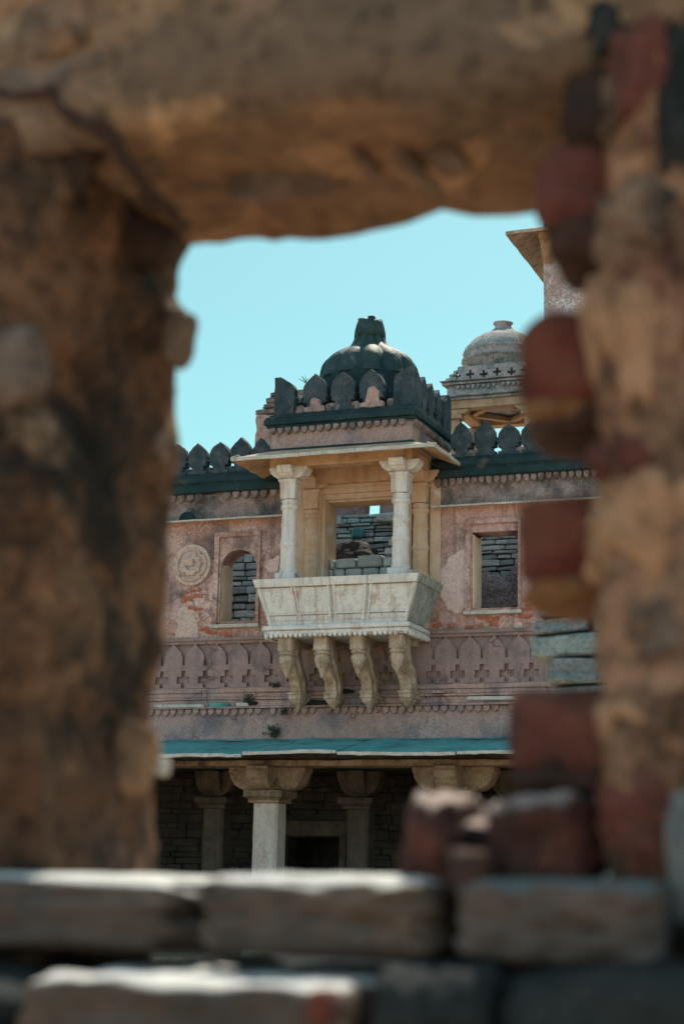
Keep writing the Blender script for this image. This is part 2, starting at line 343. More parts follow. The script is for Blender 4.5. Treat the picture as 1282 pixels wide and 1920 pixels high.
mt['tower'] = stone('peeling white and pink plaster', [(0.36, 0.24, 0.22), (0.42, 0.29, 0.27)], 2, stain=(0.22, 0.16, 0.15), stain_amt=0.2, streak=0.1, speck=0.3,
                    light_speck=((0.64, 0.62, 0.60), 17), bump=0.6, bump_scale=14, spots=[(.55, .50, (0.58, 0.56, 0.53))])
mt['sand'] = stone('sandy courtyard earth', [(0.46, 0.30, 0.19), (0.53, 0.35, 0.225), (0.58, 0.40, 0.27)], 0.8, stain=(0.30, 0.22, 0.14), stain_amt=0.3, streak=0, speck=0.2, bump=0.4)
# near wall
mt['jamb'] = stone('brown rubble plaster', [(0.014, 0.011, 0.009), (0.075, 0.040, 0.024), (0.19, 0.088, 0.044), (0.10, 0.052, 0.030), (0.27, 0.145, 0.080), (0.04, 0.025, 0.017)], 9, stain=(0.009, 0.009, 0.007), stain_amt=0.8, stain_scale=5.5,
                   streak=0.0, speck=0.4, speck_scale=30, bump=1.0, bump_scale=20, detail=10, spots=[(3.6, 0.56, (0.22, 0.105, 0.055)), (3.9, 0.54, (0.020, 0.016, 0.013)), (4.8, 0.66, (0.38, 0.24, 0.155)), (9, 0.67, (0.34, 0.21, 0.13)), (14, 0.64, (0.014, 0.012, 0.010))],
                   patch=(6, [(0.012, 0.010, 0.008), (0.080, 0.038, 0.020), (0.20, 0.085, 0.042), (0.022, 0.017, 0.013), (0.27, 0.145, 0.078), (0.105, 0.047, 0.027), (0.016, 0.013, 0.010)], .6))
mt['rightjamb'] = stone('tan and maroon rubble face', [(0.05, 0.026, 0.018), (0.30, 0.150, 0.085), (0.46, 0.25, 0.15), (0.15, 0.072, 0.046), (0.38, 0.20, 0.12)], 9, stain=(0.018, 0.013, 0.010), stain_amt=0.7, stain_scale=5.5,
                   streak=0.0, speck=0.35, speck_scale=30, bump=1.0, bump_scale=20, detail=10, spots=[(13, 0.66, (0.016, 0.014, 0.013))],
                   patch=(7, [(0.015, 0.013, 0.012), (0.44, 0.23, 0.135), (0.11, 0.034, 0.025), (0.50, 0.28, 0.17), (0.06, 0.035, 0.026), (0.40, 0.20, 0.11), (0.02, 0.017, 0.015)], .6))
mt['lintel'] = stone('ochre sandstone lintel', [(0.17, 0.102, 0.066), (0.36, 0.200, 0.112), (0.25, 0.152, 0.096), (0.46, 0.27, 0.152)], 5, detail=10, patch=(3.2, [(0.10, 0.068, 0.048), (0.37, 0.205, 0.118), (0.17, 0.110, 0.074), (0.47, 0.285, 0.165), (0.11, 0.076, 0.054)], .65), stain=(0.065, 0.045, 0.030), stain_amt=0.45, stain_scale=5,
                     streak=0.0, speck=0.3, speck_scale=30, bump=0.9, bump_scale=18, spots=[(2.2, 0.55, (0.17, 0.115, 0.078)), (4.5, 0.58, (0.56, 0.36, 0.215)), (12, 0.69, (0.05, 0.038, 0.028))])
mt['redbrick'] = stone('exposed wall brick', [(0.30, 0.085, 0.05), (0.38, 0.12, 0.07), (0.42, 0.18, 0.11)], 9, stain=(0.30, 0.19, 0.16), stain_amt=0.4, stain_scale=6, streak=0, speck=0.2, bump=0.5)
mt['brick'] = stone('dark red brick', [(0.085, 0.024, 0.017), (0.135, 0.036, 0.025), (0.17, 0.062, 0.036)], 9, stain=(0.05, 0.03, 0.024), stain_amt=0.45, stain_scale=10, streak=0,
                    speck=0.15, bump=0.6, spots=[(11, 0.68, (0.17, 0.10, 0.07))])
mt['burnt'] = stone('orange brown mortar', [(0.13, 0.060, 0.028), (0.20, 0.095, 0.042), (0.25, 0.13, 0.06)], 8, stain=(0.05, 0.03, 0.02), stain_amt=0.45, stain_scale=8, streak=0, speck=0.15, bump=0.5)
mt['maroon'] = stone('dull maroon brick', [(0.075, 0.025, 0.020), (0.125, 0.042, 0.033), (0.17, 0.068, 0.046)], 8, stain=(0.03, 0.018, 0.015), stain_amt=0.5, stain_scale=7, streak=0, speck=0.15, bump=0.5)
mt['umber'] = stone('burnt dark brick', [(0.022, 0.015, 0.013), (0.050, 0.028, 0.022), (0.115, 0.048, 0.034)], 9, stain=(0.012, 0.014, 0.015), stain_amt=0.5, stain_scale=9, streak=0,
                    speck=0.15, bump=0.6)
mt['tan'] = stone('tan rubble stone', [(0.26, 0.135, 0.076), (0.40, 0.215, 0.122), (0.47, 0.265, 0.155)], 8, stain=(0.10, 0.056, 0.038), stain_amt=0.4, stain_scale=9, streak=0, speck=0.2,
                  bump=0.6)
mt['tanmix'] = stone('mottled tan rubble stone', [(0.07, 0.046, 0.034), (0.20, 0.125, 0.082), (0.36, 0.22, 0.14)], 9, stain=(0.035, 0.028, 0.024), stain_amt=0.6, stain_scale=8, streak=0, speck=0.2, bump=0.6)
mt['sillside'] = stone('blue grey stone', [(0.10, 0.11, 0.11), (0.17, 0.175, 0.17)], 6, stain_amt=0.3, stain_scale=6, streak=0, speck=0.15, bump=0.5)
mt['brownrock'] = stone('brown grey rubble stone', [(0.075, 0.054, 0.042), (0.16, 0.112, 0.086), (0.23, 0.165, 0.135)], 9, stain=(0.03, 0.03, 0.028), stain_amt=0.45, stain_scale=9, streak=0,
                        speck=0.2, bump=0.6)
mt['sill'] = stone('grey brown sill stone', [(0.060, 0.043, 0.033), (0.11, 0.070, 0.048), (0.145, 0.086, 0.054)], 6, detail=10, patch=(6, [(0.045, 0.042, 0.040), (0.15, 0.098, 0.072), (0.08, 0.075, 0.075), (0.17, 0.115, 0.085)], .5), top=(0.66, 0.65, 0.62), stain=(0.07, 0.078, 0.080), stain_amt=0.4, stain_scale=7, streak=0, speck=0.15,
                   bump=0.5)  # pale top colour carries the sunlight on the sill
mt['pile'] = stone('soot dark brick, pale on top', [(0.020, 0.012, 0.010), (0.055, 0.024, 0.018), (0.17, 0.050, 0.035)], 7, spots=[(9, .60, (0.16, 0.055, 0.04))], topthr=(0.55, 1.0), top=(0.46, 0.35, 0.31), stain=(0.012, 0.014, 0.015), stain_amt=0.4, stain_scale=9, streak=0, speck=0.15, bump=0.6)  # sunlight on the pile put into the paler top colour
mt['sillplain'] = stone('bare grey brown sill stone', [(0.075, 0.062, 0.054), (0.125, 0.092, 0.075), (0.16, 0.104, 0.074)], 6, patch=(6, [(0.05, 0.05, 0.05), (0.17, 0.11, 0.08), (0.09, 0.085, 0.085)], .5), top=(0.15, 0.18, 0.175), stain=(0.07, 0.078, 0.080), stain_amt=0.4, stain_scale=7, streak=0, speck=0.15, bump=0.5)  # shaded copy of the sill stone, top coloured as unlit
mt['darkrock'] = stone('blackened stone', [(0.010, 0.014, 0.015), (0.022, 0.027, 0.027), (0.04, 0.038, 0.036)], 8, stain_amt=0.3, stain_scale=8, streak=0, speck=0.2, bump=0.6)
def leafmat(name, c):
    m = bpy.data.materials.new(name); m.use_nodes = True
    b = m.node_tree.nodes['Principled BSDF']; b.inputs['Roughness'].default_value = 0.7
    g = m.node_tree.nodes.new('ShaderNodeNewGeometry'); r = m.node_tree.nodes.new('ShaderNodeValToRGB')
    r.color_ramp.elements[0].color = (*[x * 0.6 for x in c], 1); r.color_ramp.elements[1].color = (*[x * 1.5 for x in c], 1)
    m.node_tree.links.new(g.outputs['Random Per Island'], r.inputs[0]); m.node_tree.links.new(r.outputs[0], b.inputs['Base Color'])
    return m
mt['weed'] = leafmat('weed leaves', (0.035, 0.06, 0.035)); mt['dry'] = leafmat('dry grass', (0.12, 0.12, 0.07))

# ------------------------------------------------------------------ ground
g = MB(); g.face([(-300, -300, 0), (300, -300, 0), (300, 300, 0), (-300, 300, 0)])
tag(g.build('ground', mt['sand']), kind='structure')

# ------------------------------------------------------------------ shape library for the palace
def merlon_half(H, W, notch=True):
    """Right half outline from the base up to the tip of a leaf-shaped merlon (height H, pitch W)."""
    a = W / 2 - 0.003
    p = []
    if notch:
        p += [(a - .02, 0), (a - .02, .11 * H), (a - .078, .11 * H), (a - .078, .26 * H), (a - .02, .26 * H), (a - .02, .38 * H), (a, .40 * H), (a, .43 * H)]
    else:
        p += [(a, 0), (a, .43 * H)]
    p += [(a - .010, .46 * H), (a - .006, .58 * H)]
    for u in (.12, .25, .38, .5, .62, .74, .85, .94):
        p.append(((a - .006) * (1 - u ** 2.1), .58 * H + .40 * H * u))
    p += [(.008, .985 * H), (0, H)]
    return p
def merlon_poly(H, W, notch=True, cx=0, z=0):
    h = merlon_half(H, W, notch)
    return [(cx + x, z + y) for x, y in h] + [(cx - x, z + y) for x, y in h[-2::-1]]

def scallops(mb, p0, p1, z1, h, pitch, depth=0.06, skip=0.08, wall=None):
    """A row of hanging leaf tips from p0 to p1 (XY points)."""
    a, b = Vector((*p0, 0)), Vector((*p1, 0)); d = (b - a); n = max(1, int(d.length / pitch)); d.normalize()
    nrm = Vector((d.y, -d.x, 0))
    mb.loft([[p_ + nrm * .012 + Vector((0, 0, z1 - .3 * h)), p_ + nrm * .012 + Vector((0, 0, z1 - .02)), p_ - nrm * .02 + Vector((0, 0, z1 - .02)), p_ - nrm * .02 + Vector((0, 0, z1 - .3 * h))] for p_ in (a, b)])
    for i in range(n):
        if random.random() < skip: continue
        c = a + d * (i + 0.5) * pitch; hw = pitch * 0.46 * random.uniform(.9, 1.02); hh = h * random.uniform(.85, 1.1)
        pts = [(-hw, 0), (-hw, -.35 * hh), (-hw * .8, -.66 * hh), (-hw * .35, -.88 * hh), (0, -hh), (hw * .35, -.88 * hh), (hw * .8, -.66 * hh), (hw, -.35 * hh), (hw, 0)]
        dd = depth * random.uniform(.8, 1.1)
        A = [mb.bm.verts.new(c + d * x + Vector((0, 0, z1 + z)) - nrm * 0.01) for x, z in pts]
        B = [mb.bm.verts.new(c + d * x * .82 + Vector((0, 0, z1 + z * .9)) + nrm * dd) for x, z in pts]
        k = len(pts); mb.bm.faces.new(A); mb.bm.faces.new(B[::-1])
        for j in range(k): mb.bm.faces.new((A[(j + 1) % k], A[j], B[j], B[(j + 1) % k]))

def ring_profile(mb, x0, x1, prof):
    """Straight moulding along X: prof is a closed (y, z) outline."""
    mb.prism(prof, 'x', x0, x1)

def rubble(mb, x0, x1, z0, z1, y, h=(.1, .2), wdt=(.15, .5), depth=.16, seed=0, sub=3, gap=.012, amp=.10, holes=()):
    rnd = random.Random(seed); z = z0; k = seed * 100
    while z < z1 - .02:
        hh = min(rnd.uniform(*h), z1 - z + .03); x = x0 - rnd.uniform(0, .2); tilt = rnd.uniform(-.025, .025)
        while x < x1:
            ww = rnd.uniform(*wdt)
            a, b = max(x, x0), min(x + ww, x1)
            if b - a > .04 and not any(a < q[1] and b > q[0] and z < q[3] and z + hh > q[2] for q in holes):
                mb.rock(((a + b) / 2, y + depth / 2 - rnd.uniform(0, .05), z + hh / 2), (b - a - gap, depth, hh * rnd.uniform(.70, 1.06) - gap), k, amp, sub,
                        (rnd.uniform(-.06, .06), tilt + rnd.uniform(-.05, .05), rnd.uniform(-.10, .10)), 12, 2.2)
            k += 1; x += ww
        z += hh

# ------------------------------------------------------------------ THE PALACE
pal = empty('palace', (0, 0, 0), 'weathered pink plastered palace front with a carved hanging balcony, black domed roof and pillared porch', 'palace')
X0, X1 = -7.6, 8.4
CB = 0.2                                                     # centre of the balcony
# upper wall with the three openings
def arch(xa, xb, z0, zs, zt, n=7):
    xc = (xa + xb) / 2; hw = (xb - xa) / 2
    pts = [(xa, z0), (xb, z0), (xb, zs)]
    for i in range(1, n): 
        a = i / n * math.pi / 2; pts.append((xc + hw * math.cos(a) * (1 - .06 * math.sin(2 * a)), zs + (zt - zs) * math.sin(a) ** .9))
    pts.append((xc, zt))
    for i in range(n - 1, 0, -1):
        a = i / n * math.pi / 2; pts.append((xc - hw * math.cos(a) * (1 - .06 * math.sin(2 * a)), zs + (zt - zs) * math.sin(a) ** .9))
    pts.append((xa, zs)); return pts
WL = (-2.37, -1.68, 5.80, 6.76, 7.06); WR = (2.14, 2.90, 5.88, 7.14); DR = (-0.44, 0.88, 5.55, 7.84)
f = MB()
f.panel([(X0, 3.72), (X1, 3.72), (X1, 8.1), (X0, 8.1)],
        [arch(*WL), [(WR[0], WR[2]), (WR[1], WR[2]), (WR[1], WR[3]), (WR[0], WR[3])], [(DR[0], DR[2]), (DR[1], DR[2]), (DR[1], DR[3]), (DR[0], DR[3])],
         arch(-5.9, -5.2, 5.8, 6.7, 7.08), [(5.6, 5.88), (6.36, 5.88), (6.36, 7.14), (5.6, 7.14)]], 0.0, 0.46)
wall = f.build('wall', mt['plaster'], pal, bevel=.012)
# floor mass, ends, ground storey
m = MB()
m.box(X0, X1, .462, 6.0, 3.75, 5.45)
m.box(X0, X0 + .4, .462, 3.2, 5.45, 8.6); m.box(X1 - .4, X1, .462, 3.2, 5.45, 8.6)
m.box(X0, X0 + .4, .2, 6.0, 0, 3.42); m.box(X1 - .4, X1, .2, 6.0, 0, 3.42); m.box(X0 + .4, X1 - .4, 5.6, 6.0, 0, 3.42)
m.build('core', mt['dark'], pal)
m = MB(); m.box(X0, X1, -.30, 6.0, 3.425, 3.745); m.build('porch_ceiling', mt['dark'], pal)
m = MB(); m.box(X0, X1, -1.0, 6.0, .0, .25); m.box(X0, X1, -1.35, -1.0, 0, .12); m.build('plinth', mt['porch'], pal, bevel=.02)
# window surrounds
def surround(kind, xa, xb, z0, zt):
    s_ = MB()
    o = .11
    if kind == 'arch':
        inner = arch(xa + .012, xb - .012, z0 - .0, WL[3], WL[4] - .015)
        s_.panel([(xa - .02, z0 - .02), (xb + .02, z0 - .02), (xb + .02, zt - .08), (xa - .02, zt - .08)], [[(x, max(z, z0 + .002)) for x, z in inner]], -.012, .05)
    # stepped outer frame
    s_.panel([(xa - o, z0 - .05), (xb + .06, z0 - .05), (xb + .06, zt), (xa - o, zt)], [[(xa - .025, z0 - .045), (xb + .022, z0 - .045), (xb + .022, zt - .085), (xa - .025, zt - .085)]], -.05, .03)
    s_.cut(.2).jitter(.006, 6)
    fr = s_.build('window_frame', mt['plaster'], pal, bevel=.006)
    q = MB(); q.box(xa - o - .02, xb + .08, -.085, .40, z0 - .11, z0 - .051); q.cut(.12).jitter(.012, 7)
    q.build('sill', mt['slab'], fr, bevel=.008)
    return fr
surround('arch', WL[0], WL[1], WL[2], 7.36)
surround('flat', WR[0], WR[1], WR[2], 7.36)
surround('arch', -5.9, -5.2, 5.8, 7.36); surround('flat', 5.6, 6.36, 5.88, 7.36)
# left jamb linings; the glow of sunlit reveals is in their pale colour
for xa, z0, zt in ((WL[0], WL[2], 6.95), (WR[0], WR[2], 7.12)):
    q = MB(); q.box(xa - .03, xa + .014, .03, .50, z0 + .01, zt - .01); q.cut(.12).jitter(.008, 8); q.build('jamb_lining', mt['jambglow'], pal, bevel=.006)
# medallion
md = MB()
cx, cz = -2.90, 6.81
def disc(mb, r, y0, y1, n=36, cx=cx, cz=cz): mb.prism([(cx + r * math.cos(2 * math.pi * i / n), cz + r * math.sin(2 * math.pi * i / n)) for i in range(n)], 'y', y0, y1)
disc(md, .36, -.06, .02)
mo = md.cut(.08).jitter(.008, 9).build('medallion', mt['medallion'], pal, bevel=.015)
md = MB()
for r, y in ((.27, -.085),):
    n = 36
    P = []
    for i in range(n + 1):
        a = 2 * math.pi * i / n; P.append((cx + r * math.cos(a), -.066, cz + r * math.sin(a)))
    md.tube(P, .026, 6)
for i in range(10):
    a = 2 * math.pi * i / 10; md.rock((cx + .15 * math.cos(a), -.07, cz + .15 * math.sin(a)), (.10, .06, .10), i + 5, .25, 3)
md.rock((cx - .03, -.075, cz + .05), (.16, .09, .15), 3, .3, 4)
md.build('rosette', mt['medallion'], mo, smooth=True)
# small damage of the plaster: real bricks showing where the face has fallen off
rb = random.Random(4)
for px, py in ((350, 1112), (362, 1108), (352, 1122), (372, 1106), (345, 1128), (372, 1117), (358, 1120), (360, 1140), (372, 1142), (420, 1188), (428, 1192), (385, 1180), (395, 1186),
               (905, 1158), (918, 1162), (930, 1160), (985, 1125), (993, 1134), (985, 1142), (960, 1150), (978, 1155), (820, 1172), (845, 1174), (880, 1176), (900, 1172), (925, 1170), (990, 1155)):
    bk = MB(); p = at(px, py, 0); bk.rock((p.x, -.002, p.z), (rb.uniform(.07, .20), .035, rb.uniform(.045, .07)), px + py, .22, 3, (0, rb.uniform(-.2, .2), 0)); bk.build('exposed_brick', mt['redbrick'], pal)
def plaster_patch(pts, mat, seed, th=.008):
    q = MB(); q.prism([((p := at(x, y, 0)).x, p.z) for x, y in pts], 'y', -th, -.001); q.cut(.05)
    for v in q.bm.verts:
        d_ = noise.noise_vector(Vector((v.co.x * 9, seed, v.co.z * 9))) * .05 + noise.noise_vector(Vector((v.co.x * 30, seed, v.co.z * 30))) * .018; v.co.x += d_.x; v.co.z += d_.z
    q.build('plaster_patch', mt[mat], pal)
plaster_patch([(848, 1042), (868, 1032), (880, 1052), (878, 1128), (862, 1150), (838, 1142), (820, 1100), (828, 1062)], 'pale', 3)
plaster_patch([(801, 905), (814, 905), (820, 1000), (814, 1048), (836, 1084), (842, 1112), (822, 1108), (800, 1076), (796, 1000)], 'band', 5, .006)
plaster_patch([(333, 1142), (350, 1138), (366, 1144), (368, 1172), (372, 1196), (330, 1197)], 'medallion', 7)
plaster_patch([(505, 1046), (525, 1042), (524, 1068), (508, 1075), (498, 1068)], 'pale', 9)
plaster_patch([(640, 1190), (646, 1190), (646, 1190)], 'pale', 11) if False else None
# relief band of blind merlons with crosses
BZ0, BZ1, P0 = 4.66, 5.50, .4075
b = MB(); holes = []
i0 = int((X0 + 1.95) / P0); xs = [-1.95 + i * P0 for i in range(int((X0 + 1.95) / P0), int((X1 + 1.95) / P0))]
for x in xs:
    e = x + P0 / 2; k = .021
    holes.append([(e - .035, 4.675), (e + .035, 4.675), (e + .035, 4.745), (e + .12, 4.745), (e + .12, 4.865), (e + .035, 4.865), (e + .035, 4.965), (e - .035, 4.965),
                  (e - .035, 4.865), (e - .12, 4.865), (e - .12, 4.745), (e - .035, 4.745)])
    # flared slot between two blind merlons
    holes.append([(e - k, 5.06), (e + k, 5.06), (e + k + .005, 5.20), (e + .055, 5.28), (e + .12, 5.345), (e + .185, 5.405), (e + .185, 5.42), (e - .185, 5.42), (e - .185, 5.405),
                  (e - .12, 5.345), (e - .055, 5.28), (e - k - .005, 5.20)])
b.panel([(X0, BZ0), (X1, BZ0), (X1, BZ1 - .03), (X0, BZ1 - .03)], holes, -.075, -.012)
b.box(X0, X1, -.014, -.002, BZ0, BZ1 - .03)
b.build('relief_band', mt['band'], pal, bevel=.006)
q = MB(); q.box(X0, X1, -.105, -.001, BZ1 - .03, BZ1 + .025); q.cut(.2).jitter(.006, 5); q.build('band_rail', mt['band'], pal, bevel=.006)
# ledges under the band
q = MB()
for z0, z1, y in ((4.575, 4.655, -.10), (4.50, 4.572, -.075), (4.455, 4.497, -.12), (4.345, 4.452, -.09), (4.305, 4.342, -.135)):
    for xa in [X0 + k * 1.0 for k in range(16)]:
        q.box(xa, xa + .997, y + random.uniform(-.01, .012), -.001, z0, z1)
q.cut(.25).jitter(.012, 4); q.build('ledge', mt['lower'], pal, bevel=.008)
q = MB(); scallops(q, (X0, -.03), (X1, -.03), 4.305, .125, .142, .075, .06); q.build('scallop_frieze', mt['lower'], pal, bevel=.01)
q = MB()
q.box(X0, X1, -.05, -.002, 3.72, 4.295); q.cut(.3).jitter(.012, 3); q.build('apron_wall', mt['lower'], pal)
for px, py, ww, hh in ((590, 1318, .55, .10), (560, 1300, .2, .14), (470, 1318, .24, .06), (650, 1296, .25, .07)):
    p = at(px, py, -.1); q = MB(); q.rock((p.x, -.10, p.z), (ww, .08, hh), px, .3, 6, (0, .05, 0), 3, 2); q.build('lichen_crust', mt['soot'], pal)  # low black lumps along the ledge
for px, py, ww, hh, mm in ((335, 1324, .95, .055, 'slab'), (412, 1322, .36, .075, 'shade'), (455, 1321, .22, .06, 'slab'), (920, 1309, .8, .06, 'slab'), (860, 1297, .9, .04, 'plaster')):
    p = at(px, py, -.11); q = MB(); q.rock((p.x, -.10, p.z), (ww, .09, hh), px, .05, 8, (0, .01, 0), 10, 3); q.build('ledge_slab', mt[mm], pal)
# teal sunshade over the porch
sh = MB(); rs = random.Random(3); x = X0
while x < X1:
    L_ = rs.uniform(1.6, 2.9); xe = min(x + L_, X1); dz = rs.uniform(-.022, .022)
    sh.prism([(-.02, 3.80), (-.02, 3.72), (-1.5, 3.42 + dz), (-1.5, 3.475 + dz)], 'x', x, xe - .014); x = xe
sh.cut(.2).jitter(.022, 2.2).jitter(.010, 9)
shade = sh.build('sunshade', mt['shade'], pal, bevel=.006)
se = MB(); x = X0; rs = random.Random(3)
while x < X1:
    L_ = rs.uniform(1.6, 2.9); xe = min(x + L_, X1); dz = rs.uniform(-.022, .022)
    se.box(x + .006, xe - .016, -1.525, -1.496, 3.423 + dz, 3.478 + dz); x = xe
se.cut(.12).jitter(.022, 2.2).jitter(.012, 9); se.build('lip', mt['slab'], shade, bevel=.006)
# beam below
q = MB(); x = X0
for xa in [X0 + k * 3.21 for k in range(5)]:
    q.box(xa, min(xa + 3.205, X1), -.38, .24, 3.33, 3.424)
q.cut(.25).jitter(.012, 4); q.build('porch_beam', mt['porch'], pal, bevel=.01)
# porch columns
def lobes(mb, cx, cy, z0, z1, reach, wdt, axis):
    """Bracket capital arm pair with rounded double lobes."""
    H = z1 - z0
    h = [(reach, z1), (reach, z1 - .22 * H), (reach - .02, z1 - .30 * H), (reach - .03, z1 - .45 * H), (reach - .10, z1 - .75 * H), (reach - .2, z1 - .93 * H), (reach - .3, z0)]
    h = [(max(x, .05), z) for x, z in h]
    poly = [(x, z) for x, z in h] + [(-x, z) for x, z in h[::-1]]
    if axis == 'x': mb.prism([(cx + x, z) for x, z in poly], 'y', cy - wdt / 2, cy + wdt / 2)
    else: mb.prism([(cy + x, z) for x, z in poly], 'x', cx - wdt / 2, cx + wdt / 2)
def porch_column(cx, cy, s=.45, mat='porch', top=3.33, capital=True, reach=.68):
    c = MB(); h = s / 2; k = .055
    c.prism([(cx - h, cy - h + k), (cx - h + k, cy - h), (cx + h - k, cy - h), (cx + h, cy - h + k), (cx + h, cy + h - k), (cx + h - k, cy + h), (cx - h + k, cy + h), (cx - h, cy + h - k)][::1], 'z', .5, 2.74)
    c.box(cx - h - .08, cx + h + .08, cy - h - .08, cy + h + .08, .25, .5)
    c.cut(.2).jitter(.008, 4)
    sh_ = c.build('column', mt['shaft' if mat == 'porch' else mat], pal, bevel=.012)
    c = MB()
    c.box(cx - h - .05, cx + h + .05, cy - h - .05, cy + h + .05, 2.741, 2.80)
    c.box(cx - h - .07, cx + h + .07, cy - h - .07, cy + h + .07, 2.802, 2.83); c.box(cx - h - .12, cx + h + .12, cy - h - .12, cy + h + .12, 2.832, 2.945)
    lobes(c, cx, cy, 2.947, top - .002, reach, s * .85, 'x'); lobes(c, cx, cy, 2.949, top - .005, reach * .92, s * .8, 'y')
    if mat == 'porch':
        for dx in (-reach * .52, reach * .52): c.tube([(cx + dx, cy - s * .455, top - .10), (cx + dx, cy + s * .455, top - .10)], .10, 12)
        c.tube([(cx - s * .38, cy - reach * .80, top - .12), (cx + s * .38, cy - reach * .80, top - .12)], .11, 12)
        c.box(cx - s * .60, cx + s * .60, cy - s * .60, cy + s * .60, 2.946, 3.02)
    c.cut(.15).jitter(.014, 6, cx); c.build('capital', mt['porch'] if mat == 'porch' else mt[mat], sh_, bevel=.014)
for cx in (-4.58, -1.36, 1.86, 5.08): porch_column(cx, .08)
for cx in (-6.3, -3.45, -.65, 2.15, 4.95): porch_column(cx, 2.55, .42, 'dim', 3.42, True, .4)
# porch rear wall with a doorway
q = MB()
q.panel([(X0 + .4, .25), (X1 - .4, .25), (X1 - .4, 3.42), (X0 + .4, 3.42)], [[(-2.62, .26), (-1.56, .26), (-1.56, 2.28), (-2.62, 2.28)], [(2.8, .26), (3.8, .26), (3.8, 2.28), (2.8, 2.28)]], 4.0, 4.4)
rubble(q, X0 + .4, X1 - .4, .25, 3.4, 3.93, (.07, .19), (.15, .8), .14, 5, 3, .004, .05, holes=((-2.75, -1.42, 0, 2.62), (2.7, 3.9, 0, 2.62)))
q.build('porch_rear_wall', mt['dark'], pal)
q = MB(); q.box(-2.8, -1.4, 3.84, 4.02, 2.30, 2.58); q.box(-2.76, -2.63, 3.86, 4.02, .25, 2.298); q.box(-1.55, -1.42, 3.86, 4.02, .25, 2.298)
q.build('doorway_frame', mt['dim'], pal, bevel=.01)

# ---- cornice and parapet of the main wall
def cornice(x0, x1, name_mat, pitch):
    q = MB(); q.box(x0, x1, -.03, -.001, 7.60, 8.1); q.cut(.3).jitter(.010, 4); q.build('frieze', mt['frieze'], pal)
    q = MB(); x = x0
    while x < x1:
        xe = min(x + random.uniform(.9, 1.7), x1); q.prism([(-.002, 7.62), (-.002, 7.585), (-.23, 7.545), (-.23, 7.575)], 'x', x, xe - .004); x = xe
    q.cut(.2).jitter(.010, 4); q.build('drip_ledge', mt['slab'], pal, bevel=.004)
    q = MB(); scallops(q, (x0, -.03), (x1, -.03), 8.06, .15, pitch, .075, .07); q.build('scallop_frieze', mt['frieze'], pal, bevel=.01)
    q = MB(); q.prism([(.46, 8.10), (.46, 8.40), (-.06, 8.40), (-.06, 8.345), (-.12, 8.34), (-.12, 8.25), (-.10, 8.235), (-.10, 8.19), (-.16, 8.18), (-.16, 8.07), (-.11, 8.05), (-.03, 8.055), (-.03, 8.10)], 'x', x0, x1)
    q.cut(.3).jitter(.014, 3); q.build('cornice', mt['black'], pal, bevel=.006)
cornice(X0, -1.16, 'black', .175); cornice(1.50, X1, 'black', .125)
par = MB(); par.box(X0, -1.2, -.03, .3, 8.402, 8.43); par.box(1.5, X1, -.03, .3, 8.402, 8.43)
par = par.build('parapet', mt['black'], pal, bevel=.008)
def make_merlon(parent, H, W, T, seed, mat='merlon'):
    q = MB(); q.prism(merlon_poly(H, W), 'y', 0, T)
    q.cut(.06).jitter(.018, 6, seed).jitter(.012, 17, seed)
    for v in q.bm.verts:                                      # the rear face leans in, worn top
        v.co.x *= 1 - .10 * max(0, v.co.y / T) * (v.co.z > .55 * H)
    o = q.build('merlon', mt[mat], None, bevel=.012, seg=2); o.parent = parent; return o
protos = [make_merlon(par, .60, .40, .17, s) for s in range(6)]
spots = [-1.67 - .405 * i for i in range(14)] + [1.94 + .402 * i for i in range(16)]
for i, x in enumerate(spots):
    o = protos[i] if i < 6 else copy_tree(protos[(i * 5 + i // 6) % 6], par)
    o.location = (x, 0 + random.uniform(-.012, .012), 8.425); o.rotation_euler = (random.uniform(-.02, .02), random.uniform(-.02, .02), random.uniform(-.03, .03))
    o.scale = (random.uniform(.93, 1.0), 1, random.choice((1.0, 1.03, .97, 1.05, .88, .95)))
# crumbled fill in a few of the crosses
for x in [at(px, 838, .08).x for px in (886, 975, 1020, 1060, 1105)] + [-2.68, -2.28, -3.1, -1.87]:
    q = MB(); q.rock((x, .09, 8.48), (.21, .10, .15), int(x * 50), .25, 4); q.build('crumbled_fill', mt['band'] if x > 0 else mt['merlon'], par)

p = at(350, 977, -.04); q = MB(); q.prism([(p.x + .16 * math.cos(k * math.pi / 14), p.z + .17 * math.sin(k * math.pi / 14)) for k in range(15)], 'y', -.045, -.02); q.build('stone_niche', mt['black'], pal, bevel=.008)  # flat black half disc, the shade of a small hole as colour
# ---- the hanging balcony
bal = MB(); bx0, bx1 = CB - 1.235, CB + 1.235
bal.box(bx0 + .05, bx1 - .05, -1.10, -.002, 5.36, 5.55)
bal.box(bx0 + .0, bx1 - .0, -1.14, -.004, 5.385, 5.455); bal.box(bx0 - .02, bx1 + .02, -1.17, -.006, 5.457, 5.53)
bal.cut(.25).jitter(.006, 5)
bal = bal.build('balcony', mt['marble'], pal, bevel=.012)
q = MB(); scallops(q, (bx0, -1.12), (bx1, -1.12), 5.40, .075, .085, .03, .08)
scallops(q, (bx1, -1.12), (bx1, -.05), 5.40, .075, .085, .03, .1); scallops(q, (bx0, -.05), (bx0, -1.12), 5.40, .075, .085, .03, .1)
q.build('scallop_edge', mt['marble'], bal, bevel=.005)
